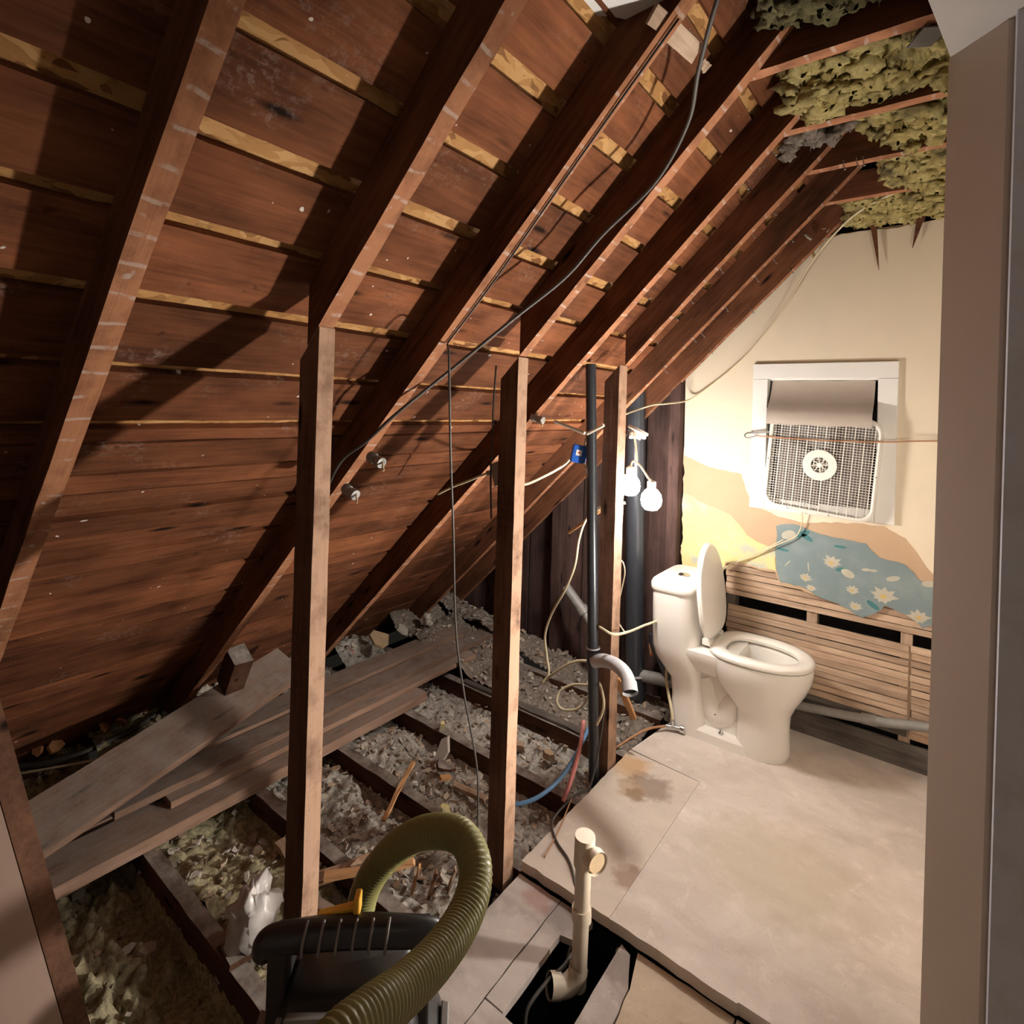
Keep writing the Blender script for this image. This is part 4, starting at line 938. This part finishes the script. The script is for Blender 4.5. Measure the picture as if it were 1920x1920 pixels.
MB().tube([fp(-.06, -FW, Y0 + .04), (-.535, 3.10, 1.06), (-.56, 3.105, .99), (-.63, 3.10, .94), (-.76, 3.10, .86), (-.86, 3.105, .80), (-.91, 3.11, .75)], .003, 8).build('power_cord', 'cable_cream', fn, True)
MB().tube([(-.98, 3.05, .74), (-.90, 3.09, .77), (-.80, 3.10, .83), (-.70, 3.105, .90), (-.62, 3.11, .96)], .003, 8).build('power_cord', 'cable_cream', fn, True)
bg = empty('bungee_cord', (-.81, 3.03, 1.47), 'copper-coloured stretch cord tied across the front of the box fan', 'cord')
MB().tube([(-.755, 3.05, 1.487), (-.70, 3.033, 1.484), (-.47, 3.031, 1.481), (-.217, 3.033, 1.487), (-.10, 3.06, 1.497), (.01, 3.07, 1.505)], .0035, 8).build('cord', 'copper', bg, True)
MB().tube([(-.775, 3.125, 1.50), (-.80, 3.07, 1.497), (-.81, 3.055, 1.483), (-.795, 3.05, 1.472), (-.765, 3.05, 1.480), (-.745, 3.045, 1.488)], .004, 8).build('hook', 'galv', bg, True)
MB().tube([(-.79, 3.08, 1.497), (-.73, 3.06, 1.503), (-.69, 3.06, 1.51)], .004, 8).build('hook', 'galv', bg, True)
MB().tube([(-.005, 3.07, 1.504), (.02, 3.07, 1.506)], .008, 10, smooth=False).build('end_cap', 'cable_black', bg, True, angle=50)
MB().tube([(.02, 3.07, 1.506), (.05, 3.085, 1.503), (.07, 3.123, 1.502)], .003, 8).build('hook', 'galv', bg, True)

# ================================================================== VACUUM
VX, VY, VZ = -.878, .690, -.04
vc = empty('shop_vacuum', (VX, VY, VZ), 'black shop vacuum with a ribbed olive hose, standing at the bottom of the picture', 'vacuum cleaner')
ax = Vector((.74, .67, 0)).normalized(); fv = Vector((ax.y, -ax.x, 0))   # handle direction, and the side facing the viewer
Rv = Matrix((ax, -fv, Vector((0, 0, 1)))).transposed()
def vpnt(x, y, z): return Vector((VX, VY, VZ)) + Rv @ Vector((x, -y, z))    # x along handle, y towards viewer
MB().lathe([(.004, .03), (.145, .03), (.155, .05), (.165, .20), (.170, .34), (.172, .36)], (VX, VY, VZ), seg=36).build('drum', 'vac', vc, True, angle=40)
MB().lathe([(.170, .362), (.180, .366), (.182, .395), (.172, .42), (.150, .445), (.135, .455), (.004, .46)], (VX, VY, VZ), seg=36).build('lid', 'vac', vc, True, angle=40)
hd = MB()
def rr2(w, dpt, z, rad=.04):
    out = []
    for cx, cy, a0 in ((w - rad, dpt - rad, 0), (-w + rad, dpt - rad, 90), (-w + rad, -dpt + rad, 180), (w - rad, -dpt + rad, 270)):
        for i in range(6):
            a = math.radians(a0 + 90 * i / 5); out.append(vpnt(cx + rad * math.cos(a), cy + rad * math.sin(a), z))
    return out
hd.loft([rr2(.135, .125, .44), rr2(.130, .118, .50), rr2(.118, .10, .545), rr2(.10, .08, .56)]).build('motor_head', 'vac', vc, True, angle=40)
hpts = [vpnt(-.165, .03, .605), vpnt(-.150, .035, .630), vpnt(-.09, .04, .642), vpnt(.0, .04, .646), vpnt(.09, .04, .642), vpnt(.150, .035, .632), vpnt(.170, .03, .612)]
MB().tube(hpts, lambda t: .021 + .006 * math.sin(math.pi * t), 16).build('handle', 'vac', vc, True, angle=60)
for i in range(6):
    x = -.085 + .030 * i
    MB().tube([vpnt(x, .066, .626), vpnt(x + .002, .070, .647), vpnt(x + .004, .062, .665), vpnt(x + .005, .045, .674)], .0028, 6).build('grip_rib', 'vacgrey', vc, True)
for sx in (-1, 1):
    m = MB(); m.loft([[vpnt(sx * .130 + q * .018, y, z) for q, y in ((-1, .06), (1, .06), (1, -.01), (-1, -.01))] for z in (.46, .54, .63)]); m.build('handle_post', 'vac', vc, bevel=.004)
pnl = MB().loft([[vpnt(x, y + t, z + t * .6) for x, y, z in ((-.10, .160, .475), (.085, .160, .478), (.120, .118, .565), (-.10, .118, .570))] for t in (-.03, .0)])
pnl.build('control_panel', 'vacgrey', vc, bevel=.003)
MB().box(vpnt(.0, .1245, .558), (.18, .004, .005), Rv).build('panel_groove', 'vac', vc)
MB().loft([[vpnt(x, .134 + y, z) for x, z in ((-.118, .44), (-.106, .44), (-.104, .56), (-.114, .56))] for y in (-.03, .002)]).build('panel_edge', 'vacgrey', vc)
MB().lathe([(.004, .0), (.012, .004), (.013, .02), (.006, .034), (.003, .036)], vpnt(-.078, .150, .500), seg=10).build('switch', 'pvc', vc, True)
for sx in (-1, 1):
    MB().loft([[vpnt(sx * .178 + q * .008, y, z) for q, y in ((-1, .035), (1, .03), (1, -.03), (-1, -.035))] for z in (.33, .43)]).build('latch', 'vacgrey', vc, bevel=.003)
for a in (.6, 2.2, 3.8, 5.4):
    px, py = .14 * math.cos(a), .14 * math.sin(a)
    MB().box((VX + px, VY + py, VZ + .045), (.05, .05, .03)).build('caster_mount', 'vac', vc, bevel=.005)
    MB().lathe([(.004, -.012), (.022, -.012), (.023, 0), (.022, .012), (.004, .012)], (VX + px * 1.1, VY + py * 1.1, VZ + .0232), 'Y', 14).build('caster', 'vac', vc, True, angle=50)
hp = [(-.985, .765, .400), (-.984, .778, .455), (-.976, .787, .520), (-.950, .795, .580), (-.898, .812, .650), (-.828, .826, .706), (-.742, .830, .740), (-.684, .811, .733), (-.651, .773, .717), (-.630, .714, .710), (-.607, .631, .729), (-.586, .546, .763), (-.569, .471, .801), (-.56, .40, .82), (-.555, .30, .79), (-.57, .18, .66), (-.62, .08, .45), (-.68, .0, .2), (-.72, -.08, .0)]
P_ = catmull(hp, 60); acc = [0]
for i in range(1, len(P_)): acc.append(acc[-1] + (P_[i] - P_[i - 1]).length)
tot = acc[-1]; npt = int(tot / .00225); pts = []; j = 0
for i in range(npt + 1):
    s = tot * i / npt
    while j < len(acc) - 2 and acc[j + 1] < s: j += 1
    t = (s - acc[j]) / max(1e-6, acc[j + 1] - acc[j]); pts.append(P_[j].lerp(P_[j + 1], t))
hm = MB(); n_ = len(pts)
hm.tube(pts, lambda t: .0295 + (.0022 if int(round(t * (n_ - 1))) % 4 < 2 else .0002), 18, True, smooth=False)
ho = hm.build('hose', 'hose', vc, True); ho['label'] = 'ribbed olive-yellow vacuum hose'
MB().tube([(-.985, .762, .38), (-.984, .775, .435)], .036, 18, smooth=False).build('hose_port', 'vac', vc, True, angle=50)
cpv = vpnt(-.03, .02, .668)
yc = MB().box(cpv, (.078, .016, .012), Rv @ Matrix.Rotation(-.22, 3, 'Y')).box(cpv + Rv @ Vector((.036, 0, .012)), (.012, .03, .034), Rv)
yo = yc.build('clip', 'yellowp', vc, bevel=.003); yo['label'] = 'yellow hose clip'

# ================================================================== DEBRIS, PIECE BY PIECE
def chunk(name, mat, c, sx, sy, th, label, cat, rot=(0, 0, 0), group=None, n=7):
    R = Matrix.Rotation(rot[2], 3, 'Z') @ Matrix.Rotation(rot[1], 3, 'Y') @ Matrix.Rotation(rot[0], 3, 'X')
    m = MB(); a0 = random.random() * 6; loop = []
    for i in range(n):
        a = a0 + 2 * math.pi * i / n + random.uniform(-.2, .2); q = random.uniform(.75, 1.1); loop.append((sx * q * math.cos(a) / 2, sy * q * math.sin(a) / 2))
    m.prism([loop], lambda x, y, t: Vector(c) + R @ Vector((x * (1 - .15 * (t > 0)), y * (1 - .15 * (t > 0)), t)), -th / 2, th / 2)
    return tag(m.build(name, mat, None, origin=c), label, cat, group)
def scrap(a, b, w, h, label, mat='stick', up=(0, 0, 1), cat='scrap', name='wood_scrap'):
    return tag(beam(name, mat, a, b, w, h, up, None, segs=5, jit=.0025, k0=random.uniform(-.6, .6), k1=random.uniform(-.6, .6)), label, cat)
chunk('plaster_piece', 'chunk', (-1.80, 1.885, -.015), .075, .13, .014, 'upright triangular plaster piece leaning on a joist behind the middle post', 'plaster', (1.15, .1, .25), n=5)
chunk('cardboard_piece', 'chunk_tan', (-1.80, 1.185, -.095), .12, .09, .006, 'brown torn cardboard piece leaning against a joist', 'cardboard', (1.2, 0, .15), n=6)
scrap((-1.93, 1.20 - .05, -.065), (-1.70, 1.12, -.07), .035, .02, 'straight pale strip lying right of the nearest post', 'lath')
scrap((-1.66, 1.42, -.01), (-1.80, 1.70, .02), .016, .012, 'slim stick standing slantwise on a joist', 'stick')
scrap((-1.60, 1.12, .0), (-1.40, 1.34, .02), .030, .016, 'fresh pink stick lying under the hose', 'stick')
scrap((-1.66, 1.08, -.03), (-1.55, 1.30, -.02), .050, .012, 'broken reddish board beside the pink stick', 'post')
chunk('wood_offcut', 'lath', (-1.56, 1.23, -.022), .085, .065, .03, 'small square offcut on the joist under the hose', 'offcut', (.1, .15, .6), n=4)
scrap((-1.62, 1.78, -.045), (-1.46, 1.80, -.045), .028, .018, 'short clean stick in the grey fill left of the middle post', 'lath')
chunk('foam_lump', 'yellow', (-1.53, 1.625, -.018), .05, .035, .025, 'pale yellow foam crumb on the joist by the hose top', 'foam', (.1, 0, .4), n=8)
chunk('wood_offcut', 'yellow', (-1.95, 2.03, -.02), .035, .035, .04, 'pale yellow cube of wood below the plank ends', 'offcut', (.2, .2, .5), n=4)
for i, (x, y, lab) in enumerate(((-1.40, 1.33, 'left one of the upright bark splinters inside the hose loop'), (-1.34, 1.35, 'middle one of the upright bark splinters inside the hose loop'), (-1.30, 1.40, 'right one of the upright bark splinters inside the hose loop'))):
    scrap((x, y, -.09), (x + .02, y + .02, .01), .022, .006, lab, ('stick', 'post', 'lath')[i])
chunk('bark_scrap', 'joist', (-1.73, 1.83, -.03), .11, .06, .012, 'dark curled bark scrap on the grey fill', 'bark', (.3, .2, .5), n=8)
chunk('bark_scrap', 'stick', (-1.68, 1.78, -.035), .08, .035, .012, 'light splintered bark scrap beside the dark curled one', 'bark', (.2, .2, 1.1), n=6)
chunk('wood_offcut', 'lath', (-1.60, 2.17, -.035), .16, .05, .03, 'stubby yellowish offcut right of the middle post', 'offcut', (.1, .1, .0), n=6)
chunk('wood_offcut', 'chunk_tan', (-1.42, 2.20, -.03), .07, .05, .03, 'crumbling brown lump near the red tube', 'offcut', (.1, .1, .4), n=7)
scrap((-1.172, 2.395, .335), (-1.095, 2.42, .165), .028, .016, 'orange stick leaning beside the foot of the farthest post', 'stick', (0, 1, 0))
chunk('plaster_piece', 'chunk', (-1.30, 1.72, -.03), .07, .06, .015, 'flat plaster flake by the foot of the middle post', 'plaster', (.1, .2, .4))
chunk('box_scrap', 'white_dry', (-1.70, .93, -.025), .17, .11, .012, 'white carton scrap left of the vacuum', 'carton', (.15, -.2, .7), n=4)
chunk('box_scrap', 'terra', (-1.685, .86, -.045), .08, .035, .012, 'orange-edged scrap under the white carton', 'carton', (.9, .0, .7), n=4)
chunk('board_scrap', 'joist', (-1.60, .825, -.028), .12, .10, .012, 'grey board scrap on the joist beside the vacuum', 'offcut', (.05, .05, .4), n=4)
scrap((-1.72, 1.05, -.06), (-1.50, 1.10, -.055), .035, .022, 'brown stick behind the white bag', 'plank')
chunk('paper_scrap', 'terra', (-1.255, 3.03, .25), .09, .13, .006, 'torn orange-brown paper scrap between the soil stack and the toilet', 'paper', (1.4, 0, .1), n=6)
# crumpled bag
bg2 = MB(); secs = []
for i in range(14):
    th = math.pi * (i + .5) / 14; row = []
    for j in range(20):
        ph = 2 * math.pi * j / 20; u = Vector((math.sin(th) * math.cos(ph), math.sin(th) * math.sin(ph), math.cos(th)))
        rr_ = 1 + .55 * noise.noise(u * 2.2 + Vector((7, 0, 0))) + .25 * (1 - 2 * abs(noise.noise(u * 5 + Vector((3, 1, 0)))))
        row.append(Vector((-1.615, .885, .015)) + Vector((u.x * .055, u.y * .060, u.z * .095)) * rr_)
    secs.append(row)
tag(bg2.loft(secs).build('plastic_bag', 'bag', None, True, origin=(-1.615, .885, -.06)), 'crumpled white plastic bag left of the vacuum', 'bag')
# eave scraps
for i, (x, y, sx, lab, mt) in enumerate(((-2.985, .66, .06, 'upright orange scrap in the eave, leftmost', 'terra'), (-2.97, .72, .08, 'broad orange scrap in the eave beside the leftmost one', 'terra'), (-2.98, .90, .07, 'flat orange scrap in the middle of the eave', 'terra'), (-2.98, .96, .06, 'second flat orange scrap in the middle of the eave', 'terra'), (-3.0, 1.20, .07, 'tan scrap standing at the right of the eave', 'chunk_tan'))):
    chunk('eave_scrap', mt, (x, y, .085), sx, sx * .8, .012, lab, 'scrap', (.9, .4, .4 + i), n=6)
for i, (x, y, lab) in enumerate(((-3.0, 1.32, 'pale fluff lump at the dark eave, left one of two'), (-3.0, 1.42, 'pale fluff lump at the dark eave, right one of two'), (-2.68, 2.62, 'bright white fluff lump behind the plank ends'))):
    m = MB()
    for q in range(7):
        p = Vector((x, y, .10 if i < 2 else .16)) + Vector((random.gauss(0, .018), random.gauss(0, .018), random.gauss(0, .012))); secs = []; sd = random.random() * 40
        for a in range(6):
            th = math.pi * (a + .5) / 6
            secs.append([p + Vector((math.sin(th) * math.cos(c * .7), math.sin(th) * math.sin(c * .7), math.cos(th))) * .022 * (1 + .8 * noise.noise(Vector((a + sd, c, 1.3)))) for c in range(9)])
        m.loft(secs)
    tag(m.build('fluff_lump', 'chunk', None, True, origin=(x, y, .08)), lab, 'insulation')
for i, (x, y, sx, lab, mt) in enumerate(((-2.72, 2.25, .16, 'brown plaster slab tilted behind the plank stack', 'chunk_tan'), (-2.73, 2.45, .12, 'grey plaster slab behind the plank stack', 'chunk'), (-2.74, 2.05, .10, 'dark flat slab behind the plank stack near the nearest post', 'plank'))):
    chunk('slab', mt, (x, y, .13), sx, sx * .8, .015, lab, 'plaster', (.5, .5, .3 + i), n=6)
# torn ceiling scraps at the top
m = MB(); lp = [(-.70, 1.03), (-.63, 1.09), (-.575, 1.155), (-.512, 1.215), (-.47, 1.165), (-.56, 1.05), (-.62, .97)]
tag(m.prism([ragged(lp, .02, .004, 6)], lambda x, y, t: (x, y, 2.49 + t + (x + .5) * .06), 0, .014).build('drywall_scrap', 'white_dry', None, origin=(-.55, 1.1, 2.49)), 'broken grey drywall corner hanging at the top edge', 'drywall')
scrap((-.505, 1.10, 2.444), (-.478, 1.295, 2.450), .042, .007, 'torn pale lath piece hanging under the drywall corner', 'lath', (1, 0, -1), 'lath', 'lath_scrap')
scrap((-.478, 1.325, 2.445), (-.473, 1.355, 2.44), .022, .006, 'tiny torn lath chip beside the long black cable', 'lath', (1, 0, -1), 'lath', 'lath_scrap')
MBr = MB().box((-.045, 1.645, 2.515), (.055, .075, .004), Matrix.Rotation(.5, 3, 'Z'))
tag(MBr.build('metal_plate', 'cable_grey', None, origin=(-.045, 1.645, 2.515)), 'dark square metal plate by the edge of the white ceiling sheet', 'plate')
def splinter(a, b, w, label, mat='post'):
    a, b = Vector(a), Vector(b); m = MB(); s = Vector((w / 2, 0, 0)); y = Vector((0, .004, 0))
    vs = [a - s - y, a + s - y, a + s + y, a - s + y, b - s * .08 - y * .2, b + s * .08 - y * .2, b + s * .08 + y * .2, b - s * .08 + y * .2]
    m.add(vs, [(0, 1, 2, 3), (7, 6, 5, 4), (0, 4, 5, 1), (1, 5, 6, 2), (2, 6, 7, 3), (3, 7, 4, 0)])
    tag(m.build('splinter', mat, None, origin=a), label, 'splinter')
splinter((-.272, 3.10, 2.52), (-.244, 3.10, 2.29), .028, 'long dark splinter hanging over the cream wall', 'rafter')
splinter((-.09, 3.10, 2.51), (-.118, 3.10, 2.375), .030, 'short reddish splinter hanging near the partition', 'rafter')
splinter((-.47, 3.05, 2.51), (-.46, 3.06, 2.44), .02, 'small pale splinter at the peak of the cream wall', 'lath')
for i, (x, y, z, lab) in enumerate(((-.53, 3.02, 2.47, 'pale plaster crumb at the upper corner of the gable'), (-.52, 3.09, 2.40, 'tan torn paper scrap at the upper corner of the gable'), (-.45, 3.06, 2.49, 'ragged plaster bit beside the peak splinter'))):
    chunk('torn_scrap', ('chunk', 'chunk_tan', 'lath')[i], (x, y, z), .05, .035, .006, lab, 'scrap', (.5 + i, .8, i), n=6)
